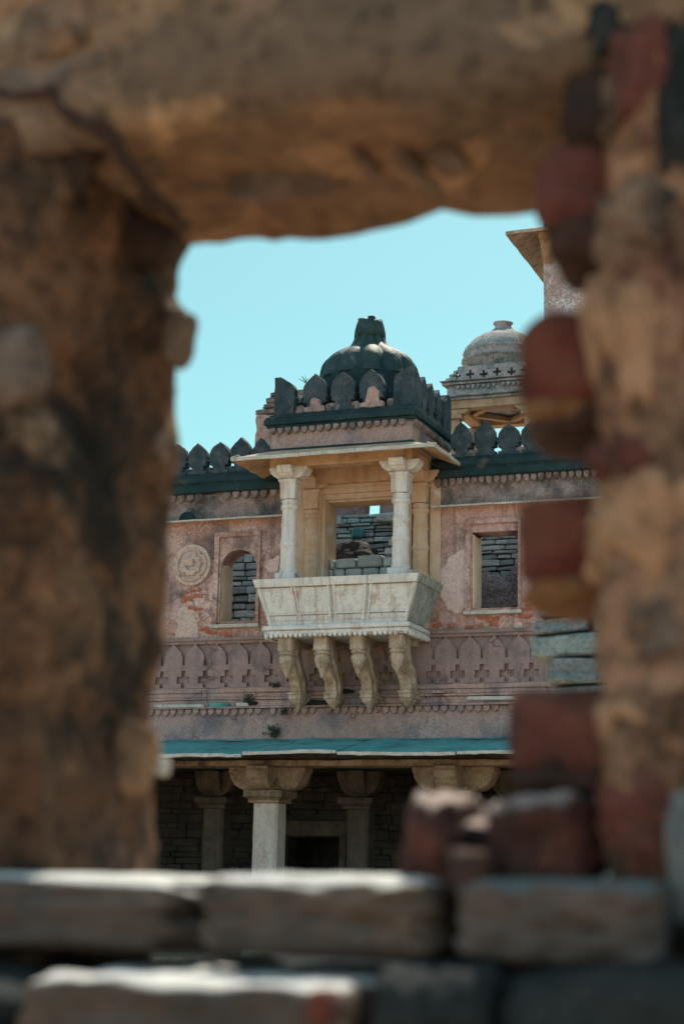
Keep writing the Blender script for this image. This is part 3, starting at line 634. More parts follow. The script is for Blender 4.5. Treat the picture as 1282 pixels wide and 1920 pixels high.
# slanting parapet panels
Zb, Zt = 5.552, 6.285
def hw(z): return 1.185 + (1.425 - 1.185) * (z - Zb) / (Zt - Zb)
def dp(z): return 1.06 + (1.20 - 1.06) * (z - Zb) / (Zt - Zb)
def fr(u, z, o=0): return Vector((CB + u * hw(z), -dp(z) - o, z))
def strip(mb, F, u0, u1, z0, z1, o0, o1):
    nu = max(1, int(abs(u1 - u0) * 10)); nzz = max(1, int((z1 - z0) / .1))
    for i in range(nu):
        for j in range(nzz):
            ua, ub = u0 + (u1 - u0) * i / nu, u0 + (u1 - u0) * (i + 1) / nu; za, zb = z0 + (z1 - z0) * j / nzz, z0 + (z1 - z0) * (j + 1) / nzz
            mb.face([F(ua, za, o1), F(ub, za, o1), F(ub, zb, o1), F(ua, zb, o1)])
    for (ua, za), (ub, zb) in (((u0, z0), (u1, z0)), ((u1, z0), (u1, z1)), ((u1, z1), (u0, z1)), ((u0, z1), (u0, z0))):
        mb.face([F(ua, za, o0), F(ub, zb, o0), F(ub, zb, o1), F(ua, za, o1)])
    mb.face([F(u0, z0, o0), F(u0, z1, o0), F(u1, z1, o0), F(u1, z0, o0)])
cuts = (-1.0, -.055, .405, 1.0)
for a_, b_ in zip(cuts, cuts[1:]):
    q = MB()
    a, bb = a_ + .0035, b_ - .0035
    strip(q, fr, a, bb, Zb, Zt, -.07, 0)
    strip(q, fr, a, bb, Zt - .125, Zt + .004, -.02, .042)      # top rail
    strip(q, fr, a, bb, Zb + .155, Zb + .180, -.01, .024)       # line above the lower border
    strip(q, fr, a, bb, Zb - .002, Zb + .045, -.01, .026)
    for u in (a + .02, bb - .045): strip(q, fr, u, u + .030, Zb + .05, Zt - .13, -.01, .020)
    n = 2 if b_ - a_ > .8 else 1
    for k in range(1, n): 
        u = a + (bb - a) * k / n; strip(q, fr, u - .03, u - .008, Zb + .05, Zt - .13, -.01, .020); strip(q, fr, u + .008, u + .03, Zb + .05, Zt - .13, -.01, .020)
    for k in range(n):                                        # worn carved rosette
        uc = a + (bb - a) * (k + .5) / n; zc = Zb + .40; ru = .135
        for rr in (ru, ru * .55):
            P = [fr(uc + rr / 1.3 * math.cos(t * math.pi / 12), zc + rr * math.sin(t * math.pi / 12), .0) for t in range(25)]
            q.tube(P[int(5 * uc) % 5 + 2:int(5 * uc) % 5 + 13], .010, 5)
        for t in (0, 1, 3, 4, 6):
            an = t * math.pi / 4; q.rock(fr(uc + ru * .72 * math.cos(an) / 1.3, zc + ru * .72 * math.sin(an), .002), (.05, .02, .05), t, .2, 2)
    rr_ = random.Random(int(a * 100))
    for k in range(int((bb - a) / .055)):                     # carved band along top rail and foot
        u = a + .03 + k * .055
        if rr_.random() < .8: q.rock(fr(u, Zt - .06, .036), (.045, .016, .07), k, .3, 1)
        if rr_.random() < .7: q.rock(fr(u, Zb + .10, .002), (.045, .016, .07), k + 40, .3, 1)
    q.jitter(.004, 9)
    pan = q.build('parapet_panel', mt['marble'], bal, bevel=.003)
    q = MB(); strip(q, fr, a + .005, bb - .005, Zt - .140, Zt - .127, -.005, .006)
    q.jitter(.004, 9); q.build('moulding_groove', mt['groove'], pan)
    q = MB(); strip(q, fr, a + .005, bb - .005, Zb + .143, Zb + .154, -.005, .006); q.jitter(.004, 9); q.build('moulding_groove', mt['tealgroove'], pan)
for sgn in (1, -1):
    def sd_(v, z, o=0, sgn=sgn): return Vector((CB + sgn * (hw(z) + o), -dp(z) * (1 - v) + (.0) * v - .004, z))
    q = MB(); strip(q, sd_, .02, .99, Zb, Zt, -.07, -.004); strip(q, sd_, .01, .99, Zt - .125, Zt + .003, -.02, .02)
    for k in range(15):
        v = .04 + k * .064
        if k in (5, 6): continue
        strip(q, sd_, v, v + .034, Zb + .02, Zt - .13, -.01, .009)
        if k % 2 == 0: strip(q, sd_, v, v + .05, Zt - .11, Zt - .01, .0, .028)
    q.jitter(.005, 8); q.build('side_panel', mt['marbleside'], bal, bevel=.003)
# brackets
def bracket(cx, wdt=.225, sd=0):
    q = MB(); h = wdt / 2
    S = [(-.60, 5.358), (-1.0, 5.358), (-1.0, 5.13), (-.90, 5.08), (-.85, 4.96), (-.77, 4.84), (-.67, 4.75), (-.585, 4.67), (-.535, 4.58), (-.52, 4.50),
         (-.20, 4.50), (-.205, 4.64), (-.25, 4.78), (-.35, 4.90), (-.46, 5.00), (-.53, 5.10), (-.56, 5.22)]
    q.prism(S, 'x', cx - h * .82, cx + h * .82)
    q.box(cx - h * .55, cx + h * .55, -.60, -.02, 5.26, 5.356)
    # raised S scroll on both cheeks
    P = [(-.80, 5.25), (-.74, 5.10), (-.69, 4.98), (-.60, 4.88), (-.50, 4.79), (-.43, 4.70), (-.40, 4.60), (-.39, 4.50)]
    for sx in (-1, 1):
        q.tube([(cx + sx * h * .80, y, z) for y, z in P], [.03, .04, .045, .045, .045, .045, .04, .03], 8)
        for dx in (.45, 1.0): q.box(cx + sx * h * dx - .012, cx + sx * h * dx + .012, -1.02, -.9, 5.14, 5.35)
    # front block and pendant
    q.box(cx - h, cx + h, -1.045, -.80, 5.13, 5.356)
    def sq(r, z, a): return r / max(abs(math.cos(a)), abs(math.sin(a))) ** .5
    q.lathe([(.115, 5.131), (.125, 5.10), (.13, 5.08), (.10, 5.06), (.115, 5.03), (.12, 4.98), (.105, 4.93), (.09, 4.90), (.098, 4.885), (.06, 4.82), (.02, 4.73), (.008, 4.70)], cx, -.925, 12, sq)
    # foot block and pyramid drop
    q.box(cx - h * .92, cx + h * .92, -.555, -.02, 4.40, 4.50); q.box(cx - h * 1.0, cx + h * 1.0, -.575, -.02, 4.475, 4.515)
    q.box(cx - h * .85, cx + h * .85, -.54, -.2, 4.335, 4.398, None, .75); q.box(cx - h * .6, cx + h * .6, -.50, -.24, 4.25, 4.334, None, .25)
    q.cut(.08).jitter(.014, 8, sd).jitter(.009, 22, sd)
    return q.build('bracket', mt['bracket'], bal, bevel=.008)
for i, x in enumerate((-.71, -.09, .53, 1.19)): bracket(x, sd=i)
q = MB(); q.box(-.82, 1.30, -.03, -.001, 4.52, 5.356); q.cut(.2).jitter(.02, 4); q.build('bracket_backing', mt['porch'], bal)
# columns
def balcony_column(cx, cy, r=.15, mat='marble', reach=.34, ztop=8.2):
    q = MB(); h = r * .98
    q.box(cx - h * 1.15, cx + h * 1.15, cy - h * 1.15, cy + h * 1.15, 5.552, 6.42)
    pr_ = [(r * 1.03, 6.42), (r * 1.05, 6.46), (r * .93, 6.48), (r * .91, 6.86), (r * 1.0, 6.875), (r * 1.0, 6.94), (r * .9, 6.955), (r * .86, 7.20), (r * .92, 7.21), (r * .92, 7.25), (r * .86, 7.26), (r * .84, 7.48),
           (r * 1.0, 7.50), (r * 1.02, 7.56), (r * .86, 7.575), (r * .86, 7.60), (r * .95, 7.615), (r * .95, 7.65)]
    q.lathe(pr_, cx, cy, 20, lambda rr, z, a: rr * (1 + .018 * math.cos(8 * a)))
    q.box(cx - h * .95, cx + h * .95, cy - h * .95, cy + h * .95, 7.66, 7.96, None, .92)
    q.box(cx - h * 1.15, cx + h * 1.15, cy - h * 1.15, cy + h * 1.15, 7.935, 7.985, None, .85)
    lobes(q, cx, cy, 7.987, ztop - .002, reach, r * 1.7, 'x'); lobes(q, cx, cy, 7.989, ztop - .004, reach * .95, r * 1.65, 'y')
    for sx, sy in ((1, 0), (-1, 0), (0, 1), (0, -1)):
        q.tube([(cx + sx * reach * .72 - sy * r * .9, cy + sy * reach * .72 - sx * r * .9, 8.12), (cx + sx * reach * .72 + sy * r * .9, cy + sy * reach * .72 + sx * r * .9, 8.12)], .055, 10)
    q.cut(.16).jitter(.006, 7, cx)
    return q.build('column', mt[mat], bal, bevel=.007)
balcony_column(-.735, -.90); balcony_column(1.205, -.90)
balcony_column(-.66, -.05, .145, 'door'); balcony_column(1.26, -.05, .145, 'door')
# beams, ceiling
q = MB()
q.box(-1.06, 1.42, -1.04, -.78, 8.2, 8.40); q.box(-1.06, -.60, -.78, -.001, 8.203, 8.397); q.box(1.08, 1.42, -.78, -.001, 8.203, 8.397)
q.box(-.6, 1.08, -.20, -.001, 8.07, 8.40); q.box(-1.10, 1.46, -1.08, -1.042, 8.36, 8.43)
q.cut(.25).jitter(.006, 5); q.build('beam', mt['ochre'], bal, bevel=.010)
q = MB(); q.box(-1.06, 1.42, -1.0, -.001, 8.40, 8.46); q.build('balcony_ceiling', mt['ochre'], bal)
# door surround between the rear columns
q = MB()
for dx, y, zt in ((.0, -.035, 7.84), (.075, -.075, 7.93), (.15, -.055, 8.02)):
    q.panel([(DR[0] - dx - .075, 5.553), (DR[1] + dx + .075, 5.553), (DR[1] + dx + .075, zt + .075), (DR[0] - dx - .075, zt + .075)],
            [[(DR[0] - dx + .001, 5.556), (DR[1] + dx - .001, 5.556), (DR[1] + dx - .001, zt - .012), (DR[0] - dx + .001, zt - .012)]], y, .02 - dx * .05)
q.box(DR[0] - .02, DR[0] + .012, .025, .47, 5.556, 7.82); q.box(DR[0] + .014, DR[1] - .01, .03, .48, 7.79, 7.838)
q.box(-1.0, -.78, -.04, -.001, 5.553, 8.05); q.box(1.42, 1.6, -.04, -.001, 6.3, 8.05)
q.cut(.25).jitter(.004, 5); q.build('door_surround', mt['door'], bal, bevel=.008)
# eave: a hipped slab roof on three sides
ex0, ex1, ey = CB - 1.755, CB + 1.745, -1.5
ix0, ix1, iy = -1.10, 1.44, -.98
def eave(zo, zi, th, ins=0):
    q = MB()
    o = [(ex0 + ins, .0), (ex0 + ins, ey + ins), (ex1 - ins, ey + ins), (ex1 - ins, .0)]
    n = [(ix0, .0), (ix0, iy), (ix1, iy), (ix1, .0)]
    for i in range(3):
        pts = []
        for z_ in (0, th):
            pts.append([(o[i][0], o[i][1], zo + z_), (o[i + 1][0], o[i + 1][1], zo + z_), (n[i + 1][0], n[i + 1][1], zi + z_), (n[i][0], n[i][1], zi + z_)])
        q.loft(pts, True, True)
    return q
q = eave(8.245, 8.46, .035); bmesh.ops.remove_doubles(q.bm, verts=q.bm.verts[:], dist=.0005)
q.cut(.25).jitter(.008, 3); ev = q.build('eave', mt['ochre'], bal, bevel=.004)
q = MB()
segs = [((ex0, ey), (-.35, ey)), ((-.345, ey), (.62, ey)), ((.625, ey), (ex1, ey)), ((ex1, ey), (ex1, -.75)), ((ex1, -.745), (ex1, -.001)), ((ex0, -.001), (ex0, ey))]
for (xa, ya), (xb, yb) in segs:
    d = Vector((xb - xa, yb - ya, 0)).normalized(); nn = Vector((d.y, -d.x, 0))
    a = Vector((xa, ya, 0)); e = Vector((xb, yb, 0)); dz = random.uniform(-.008, .008)
    rows = []
    for p in (a, e):
        rows.append([p - nn * .12 + Vector((0, 0, 8.325 + dz)), p - nn * .12 + Vector((0, 0, 8.34 + dz)), p + nn * .014 + Vector((0, 0, 8.305 + dz)), p + nn * .014 + Vector((0, 0, 8.245 + dz)), p + nn * .002 + Vector((0, 0, 8.243 + dz))])
    q.loft(rows)
q.cut(.16).jitter(.010, 5); q.build('eave_edge', mt['slab'], ev, bevel=.004)
# upper block over the eave
q = MB(); q.box(-1.13, 1.37, -.86, 1.2, 8.47, 8.92); q.cut(.3).jitter(.010, 4); q.build('roof_block', mt['lower'], bal, bevel=.012)
q = MB(); scallops(q, (-1.16, -.86), (1.40, -.86), 8.91, .12, .143, .07, .08); scallops(q, (1.37, -.86), (1.37, 1.2), 8.91, .12, .143, .07, .05)
q.build('scallop_frieze', mt['frieze'], bal, bevel=.01)
q = MB()
q.box(-1.16, 1.39, -.885, 1.22, 8.47, 8.56)
for z0, z1, e in ((8.905, 8.955, .06), (8.957, 9.06, .10), (9.062, 9.10, .08), (9.102, 9.15, .03)):
    q.box(-1.13 - e, 1.37 + e, -.86 - e, 1.2 + e, z0, z1)
q.cut(.3).jitter(.012, 3); cor = q.build('roof_cornice', mt['black'], bal, bevel=.008)
# merlons of the roof
H = .68
for x in (-.355, .14, .64):
    q = MB(); q.prism(merlon_poly(H, .44, True, x, 9.145), 'y', -.86, -.70); q.cut(.1).jitter(.012, 6, x); q.build('merlon', mt['merlon'], bal, bevel=.012, seg=2)
def corner_merlon(sx, ysgn):
    hf = merlon_half(H, .62, False); x_ = -1.09 if sx < 0 else 1.39
    q = MB()
    po = [(x_, 9.145)] + [(x_ - sx * (a * 1.18), 9.145 + z * 1.06) for a, z in hf[:-3]] + [(x_, 9.145 + H * .975)]
    y_ = -.86 if ysgn < 0 else 1.2
    q.prism(po, 'y', y_, y_ - ysgn * .17)
    po = [(y_ - ysgn * .172, 9.145)] + [(y_ - ysgn * (.172 + a * .8), 9.145 + z * .95) for a, z in hf[:-3]] + [(y_ - ysgn * .172, 9.145 + H * .90)]
    q.prism(po, 'x', x_ - sx * .003, x_ - sx * .17)
    q.cut(.1).jitter(.010, 6, sx); q.build('merlon', mt['merlon'], bal, bevel=.012, seg=2)
for sx in (-1, 1):
    for ys in (-1, 1): corner_merlon(sx, ys)
for X_ in (-1.13, 1.20):
    for y in (-.24, .17, .58, .95):
        q = MB(); q.prism([(p[0], p[1]) for p in merlon_poly(H * .95, .36, True, y, 9.145)], 'x', X_, X_ + .165); q.cut(.1).jitter(.012, 6, y); q.build('merlon', mt['merlon'], bal, bevel=.012, seg=2)
for px, py, sx_, sz in ((589, 748, .36, .24), (696, 742, .42, .36)):   # pale patched foot of two roof merlons
    p = at(px, py, -.88); zb = 9.155; h_ = sz; q = MB(); w2 = sx_ / 2
    q.prism([(p.x - w2, zb), (p.x + w2, zb), (p.x + w2, zb + .09), (p.x + w2 * .62, zb + .10), (p.x + w2 * .60, zb + .17), (p.x + w2 * .66, zb + h_ * .75), (p.x + w2 * .2, zb + h_), (p.x - w2 * .35, zb + h_ * .93), (p.x - w2 * .45, zb + .17), (p.x - w2 * .5, zb + .10), (p.x - w2, zb + .08)], 'y', -.885, -.80)
    q.cut(.06).jitter(.018, 11); q.build('plaster_patch', mt['lower'], bal, bevel=.01)
for px in (563, 620, 665, 735):
    p = at(px, 750, -.8); q = MB(); q.rock((p.x, -.77, 9.21), (.17, .13, .17), px, .2, 4, power=6); q.build('plaster_patch', mt['frieze'], bal)
# drum and ribbed dome
DX, DY = .205, .25
q = MB()
q.box(-.95, 1.2, -.62, 1.05, 9.152, 9.42); q.lathe([(.90, 9.42), (.90, 9.62), (.885, 9.66), (.87, 9.93)], DX, DY, 16)
q.cut(.3).jitter(.008, 3); q.build('drum', mt['black'], bal, bevel=.01)
q = MB()
NR = 12
prof_shift = .04
def ribs(r, z, a):
    k = abs(math.cos(NR / 2 * (a + .13)))                     # creases between the lobes
    return r * (1 - .10 * (1 - k) ** 2.0 + .03 * k * k)
prof = [(.90, 9.86), (.905, 9.90), (.87, 9.91), (.868, 9.98), (.855, 10.06), (.83, 10.145), (.785, 10.22), (.715, 10.29), (.625, 10.35), (.535, 10.40), (.45, 10.445), (.38, 10.49), (.33, 10.54), (.30, 10.595), (.272, 10.66), (.258, 10.72)]
q.lathe([(r * .965, z + prof_shift) for r, z in prof], DX, DY, 144, ribs); q.jitter(.008, 3)
dm = q.build('dome', mt['dome'], bal, smooth=True)
q = MB()
def flut(r, z, a): return r * (1 + .13 * abs(math.cos(4.0 * (a + .3))) - .07)
q.lathe([(.262, 10.71), (.255, 10.81), (.24, 10.89), (.222, 10.96), (.205, 11.01), (.15, 11.015), (.13, 10.97)], DX, DY, 64, flut)
for a, dz in ((.6, .03), (2.1, .05), (3.9, .02), (5.2, .04)): q.rock((DX + .15 * math.cos(a), DY + .15 * math.sin(a), 11.0 + dz * .5), (.12, .12, .06 + dz), int(a * 9), .2, 3)
q.jitter(.006, 6); q.build('finial', mt['dome'], dm, smooth=True)

# ------------------------------------------------------------------ behind the openings
rw = empty('rubble_wall', (.4, 3.3, 5.45), 'roofless grey drystone rubble wall seen through the palace windows and doorway, broken pier on top', 'wall')
q = MB(); q.box(X0 + .5, X1 - .5, 3.36, 3.75, 5.45, 8.24); q.build('core', mt['mortar'], rw)
q = MB()
rubble(q, -4.6, -1.75, 5.5, 8.24, 3.22, (.08, .2), (.18, .5), .2, 21, 4, .014, .06)
rubble(q, -1.75, .9, 5.5, 8.24, 3.22, (.05, .12), (.2, .6), .2, 22, 4, .012, .06)
rubble(q, .9, 4.4, 5.5, 8.24, 3.22, (.06, .14), (.2, .5), .2, 23, 4, .012, .06)
q.build('stonework', mt['rubble'], rw)
q = MB()
q.box(-4.6, -1.30, 3.30, 3.7, 8.242, 9.15); q.box(-1.28, -1.0, 3.24, 3.72, 8.242, 9.15); q.box(-.66, 4.4, 3.30, 3.7, 8.242, 9.15)
q.cut(.3).jitter(.02, 3); q.build('plaster_pier', mt['band'], rw, bevel=.01)
for (px, py, sx, sy, sz, mm) in ((668, 1000, .20, .3, .18, 'slab'), (636, 978, .11, .2, .12, 'slab'), (722, 972, .34, .25, .13, 'slab')):
    p = at(px, py, 3.1); q = MB(); q.rock((p.x, 3.15, p.z), (sx, sy, sz), px, .06, 4, (0, .1, .5 if px == 668 else 0), 9); q.build('projecting_block', mt['shade' if px == 668 else 'infill'], rw)
# dark plaster face behind the right window
q = MB(); p = at(930, 1105, 2.6); q.rock((p.x, 3.0, 6.0), (1.25, .5, 1.75), 7, .22, 10, (0, .28, 0), 5, 1.5); q.rock((p.x + .45, 3.0, 6.1), (.8, .5, 2.1), 9, .2, 10, (0, .1, 0), 5, 1.5)
tag(q.build('plaster_lump', mt['speckled']), 'lump of dark speckled plaster leaning on rubble behind the right-hand window', 'rubble')
q = MB(); p = at(650, 1055, 2.0); q.rock((p.x - .12, 2.1, 6.42), (1.5, 1.0, 2.1), 31, .16, 18, (0, .55, 0), 2.6, 2.6)
tag(q.build('debris_mound', mt['earth'], smooth=True), 'dark earth debris heaped inside the balcony doorway', 'debris')
# low drystone infill standing in the balcony door
q = MB()
zf = 5.56
rubble(q, DR[0] + .02, DR[1] - .01, 5.56, 6.51, .14, (.15, .2), (.3, .5), .26, 40, 3, .012, .05)
z0 = 6.52
for xs_ in (((-.42, -.34, .16), (-.33, .05, .17), (.06, .52, .21), (.53, .86, .16)),):
    for i, (a, b_, h) in enumerate(xs_): q.rock(((a + b_) / 2, .27, z0 + .15 + h / 2), (b_ - a - .012, .26, h), i + 61, .07, 4, (0, random.uniform(-.04, .04), 0), 8)
for i, (a, b_) in enumerate(((-.43, -.36), (-.355, -.15), (-.145, .16), (.165, .46), (.465, .86))): q.rock(((a + b_) / 2, .27, z0 + .07), (b_ - a - .01, .25, .142), i + 71, .06, 4, (0, random.uniform(-.02, .02), 0), 8)
for i, (a, b_, z, h) in enumerate(((.55, .87, 6.86, .14), (.62, .87, 7.01, .15), (.72, .87, 7.17, .11), (.78, .88, 7.29, .15))): q.rock(((a + b_) / 2, .27, z + h / 2), (b_ - a, .25, h - .012), i + 81, .10, 4, (0, random.uniform(-.05, .05), 0), 7)
tag(q.build('stone_infill', mt['infill'], smooth=True), 'low stack of pale grey blocks filling the foot of the balcony doorway', 'stones')
# broken pier standing on this wall, left of the dome
q = MB(); q.box(-3.22, -1.9, 3.27, 3.78, 9.152, 10.36); q.cut(.13).jitter(.035, 5).jitter(.015, 14); bp_ = q.build('broken_pier', mt['plaster'], rw)
q = MB()
for i, (z, a, h) in enumerate(((10.36, -3.26, .12), (10.48, -3.10, .10), (10.58, -3.05, .12), (10.70, -2.96, .11))): q.rock(((a - 1.9) / 2, 3.52, z + h / 2), (-1.9 - a, .55, h - .01), i, .08, 8, (0, 0, 0), 9, 2.4)
q.build('stone_course', mt['frieze'], bp_)

# ------------------------------------------------------------------ kiosk behind the right parapet
kx, ky = .44, 8.0; kh = 1.02
ks = empty('domed_kiosk', (kx, ky, 0), 'mottled pale kiosk with a flared dome standing behind the battlements right of the black dome', 'kiosk')
q = MB(); q.box(kx - .95, kx + .95, ky - .95, ky + .95, 0, 10.3); q.build('base', mt['kiosk'], ks, bevel=.02)
q = MB()
for sx in (-1, 1):
    for sy in (-1, 1):
        cx, cy = kx + sx * .80, ky + sy * .80
        q.box(cx - .1, cx + .1, cy - .1, cy + .1, 10.3, 11.3); q.box(cx - .16, cx + .16, cy - .16, cy + .16, 11.302, 11.38); lobes(q, cx, cy, 11.385, 11.52, .3, .2, 'x')
        c_ = q.build('column', mt['ochre'], ks, bevel=.01); q = MB()
q.bm.free()
q = MB()
for s_ in (-1, 1):
    q.box(kx - .93, kx + .93, ky + s_ * .80 - .13, ky + s_ * .80 + .13, 11.522, 11.70); q.box(kx + s_ * .80 - .13, kx + s_ * .80 + .13, ky - .669, ky + .669, 11.524, 11.698)
for a in range(4):
    Mx = Matrix.Translation((kx, ky, 0)) @ Matrix.Rotation(a * math.pi / 2 + math.pi / 4, 4, 'Z'); q.box(.42, .56, -.45, .45, 11.57, 11.66, Mx)
q.build('beam', mt['ochre'], ks, bevel=.008)
q = MB(); q.box(kx - .98, kx + .98, ky - .98, ky + .98, 11.70, 11.76); q.box(kx - 1.06, kx + 1.06, ky - 1.06, ky + 1.06, 11.762, 11.80)
q.box(kx - .96, kx + .96, ky - .96, ky + .96, 11.802, 12.02)
q.cut(.3).jitter(.015, 4); q.build('cornice', mt['kiosk'], ks, bevel=.01)
q = MB(); scallops(q, (kx - .98, ky - .97), (kx + .98, ky - .97), 12.0, .1, .11, .05, .1); q.box(kx - 1.04, kx + 1.04, ky - 1.04, ky + 1.04, 12.022, 12.06); q.box(kx - 1.08, kx + 1.08, ky - 1.08, ky + 1.08, 12.09, 12.11)
q.box(kx - 1.0, kx + 1.0, ky - 1.0, ky + 1.0, 12.06, 12.09)
q.cut(.3).jitter(.015, 4); q.build('scallop_frieze', mt['kiosk'], ks, bevel=.008)
q = MB(); hs = []
for i in range(6):
    e = kx - .74 + i * .296; z = 12.215 + .02 * (i % 2); k = .026
    hs.append([(e - k, z - .09), (e + k, z - .09), (e + k, z - k), (e + .09, z - k), (e + .09, z + k), (e + k, z + k), (e + k, z + .09), (e - k, z + .09), (e - k, z + k), (e - .09, z + k), (e - .09, z - k), (e - k, z - k)])
st = [(.98, 12.112), (.98, 12.19), (.91, 12.195), (.905, 12.27), (.82, 12.275), (.81, 12.33), (.74, 12.335), (.72, 12.42)]
top = [(kx + x, z) for x, z in st] + [(kx - x, z) for x, z in st[::-1]]
q.panel(top, hs, ky - .98, ky - .86); q.box(kx - .93, kx + .93, ky - .80, ky + .93, 12.112, 12.20); q.box(kx - .83, kx + .83, ky - .80, ky + .83, 12.201, 12.29); q.box(kx - .74, kx + .74, ky - .80, ky + .74, 12.291, 12.42)
q.cut(.2).jitter(.018, 5); q.build('parapet', mt['kiosk'], ks, bevel=.006)
q = MB()
q.lathe([(.80, 12.40), (.80, 12.52), (.83, 12.54), (.82, 12.66), (.88, 12.69), (.90, 12.71), (.90, 12.735), (.86, 12.745), (.84, 12.77), (.838, 12.86), (.86, 12.885), (.86, 12.905), (.825, 12.93), (.80, 13.0), (.74, 13.08), (.67, 13.17), (.58, 13.25), (.46, 13.31), (.34, 13.37), (.25, 13.43), (.185, 13.49), (.165, 13.53), (.195, 13.58), (.215, 13.60), (.21, 13.62), (.18, 13.63)], kx, ky, 64,
        lambda r, z, a: r * (1 + (.075 * abs(math.cos(6 * a)) - .045 if 12.92 < z < 13.5 else 0)))
q.jitter(.02, 4); q.build('dome', mt['kiosk'], ks, smooth=True)
ks.location.z -= .27

# ------------------------------------------------------------------ tower on the right
tw = empty('corner_tower', (3.6, 7.5, 0), 'tall tower of peeling white and pink plaster with a jutting stone eave', 'tower')
tx0 = at(1018, 533, 6.5).x; ez = at(1018, 533, 6.5).z
q = MB(); q.box(tx0, tx0 + 3.6, 6.5, 9.8, 0, ez + .9); q.cut(.5).jitter(.02, 2); q.build('wall', mt['tower'], tw, bevel=.015)
E0 = at(947, 440, 5.75)
q = MB()
o = [(E0.x, 10.5), (E0.x, 5.75), (tx0 + 4.3, 5.75), (tx0 + 4.3, 10.5)]; n_ = [(tx0 - .02, 10.5), (tx0 - .02, 6.48), (tx0 + 3.62, 6.48), (tx0 + 3.62, 10.5)]
for i in range(3):
    q.loft([[(o[i][0], o[i][1], E0.z + z_), (o[i + 1][0], o[i + 1][1], E0.z + z_), (n_[i + 1][0], n_[i + 1][1], E0.z + .30 + z_), (n_[i][0], n_[i][1], E0.z + .30 + z_)] for z_ in (0, .07)])
bmesh.ops.remove_doubles(q.bm, verts=q.bm.verts[:], dist=.0005)
q.cut(.4).jitter(.012, 3); q.build('eave', mt['bracket'], tw, bevel=.006)
q = MB()
for i in range(4):
    x = tx0 + .02 + i * 1.1
    q.prism([(6.50, E0.z - .45), (6.50, E0.z + .27), (6.0, E0.z + .09), (6.02, E0.z - .02), (6.2, E0.z - .12), (6.3, E0.z - .3)], 'x', x, x + .2)
q.box(tx0 - .03, tx0 + 3.6, 6.36, 6.499, E0.z - .02, E0.z + .12)
q.cut(.2).jitter(.012, 5); q.build('eave_bracket', mt['ochre'], tw, bevel=.01)
q = MB(); q.box(tx0 + .0, tx0 + 3.5, 6.55, 9.6, ez + .9, E0.z + .5); q.box(tx0 + .05, tx0 + 3.4, 6.1, 9.6, E0.z + .5, E0.z + .62)
for i in range(7): q.prism([(p[0], p[1]) for p in merlon_poly(.55, .42, True, tx0 + .35 + i * .44, E0.z + .61)], 'y', 6.15, 6.32)
q.cut(.2).jitter(.015, 5); q.build('parapet', mt['black'], tw, bevel=.01)

# ------------------------------------------------------------------ drystone pier in the courtyard
dp_ = empty('drystone_pier', (8.05, -17.0, 0), 'rough pier of stacked blue grey stone slabs standing in the courtyard right of the balcony', 'pier')
z = 0; i = 0; rd = random.Random(8)
zz = [(at(1000, 1283, -17.2).z, .0)]
tops = [at(1060, y, -17.2).z for y in (1285, 1236, 1190, 1160, 1135)]
while z < tops[0] - .05:
    h = min(rd.uniform(.10, .2), tops[0] - z); xl = 7.72 + rd.uniform(-.06, .04)
    q = MB(); q.rock((xl + .38, -17.0, z + h / 2), (.76, .6, h - .01), i, .06, 6, (0, rd.uniform(-.02, .02), rd.uniform(-.1, .1)), 8); q.build('stone_slab', mt['slabrock'], dp_, smooth=True); z += h; i += 1
def slabp(xa, z0, z1, w_, mm, seed, rot=0.0, yaw=0.0, amp=.05):
    q = MB(); q.rock((xa + w_ / 2, -17.0, (z0 + z1) / 2), (w_, .6, z1 - z0), seed, amp, 8, (0, rot, yaw), 10, 2); q.build('stone_slab', mt[mm], dp_)
xa = at(1018, 1250, -17.2).x
slabp(xa + .02, tops[0], tops[1] - .004, .66, 'slabrock', 91, 0, .1, .12)
slabp(at(1003, 1220, -17.2).x, tops[1] + .004, tops[2] - .006, .46, 'rubble', 92, -.04, -.12)
slabp(at(1003, 1220, -17.2).x + .48, tops[1] + .004, tops[2] - .006, .3, 'slabrock', 96)
slabp(at(1001, 1175, -17.2).x, tops[2] + .002, tops[3] - .008, .34, 'slabrock', 93, -.06)
slabp(at(1001, 1175, -17.2).x + .36, tops[2] + .002, tops[3] + .01, .4, 'slabrock', 97)
slabp(at(1010, 1148, -17.2).x, tops[3] + .014, tops[4], .6, 'slabrock', 94, -.05)
slabp(at(1006, 1125, -17.2).x, tops[4] + .003, tops[4] + .12, .5, 'slabrock', 95)

# ------------------------------------------------------------------ plants
def weed(name, base, n, size, mat, label, seed, blades=False, lean=Vector((0, -.6, .5))):
    rnd = random.Random(seed); q = MB()
    for k in range(n):
        d = (lean + Vector((rnd.uniform(-1, 1), rnd.uniform(-.7, .2), rnd.uniform(-.7, 1.0)))).normalized()
        L_ = size * rnd.uniform(.4, 1.0); tip = base + d * L_ + Vector((0, 0, -.12 * L_))
        q.tube([base, base + d * L_ * .5, tip], [.006, .004, .002], 4)
        if not blades:
            for j in range(9):
                p = base + (tip - base) * rnd.uniform(.25, 1.05) + Vector((rnd.uniform(-1, 1), rnd.uniform(-1, 1), rnd.uniform(-1, 1))) * .035
                a = Vector((rnd.uniform(-1, 1), rnd.uniform(-1, 1), rnd.uniform(-1, 1))).normalized(); b_ = a.orthogonal().normalized(); s_ = rnd.uniform(.018, .034)
                q.face([p - a * s_, p + b_ * s_ * .5, p + a * s_, p - b_ * s_ * .5])
    return tag(q.build(name, mat), label, 'plant')
p = at(517, 1372, -.06)
weed('weed', Vector((p.x, -.05, p.z - .05)), 16, .26, mt['weed'], 'dark green weed rooted on the wall just above the teal sunshade', 1)
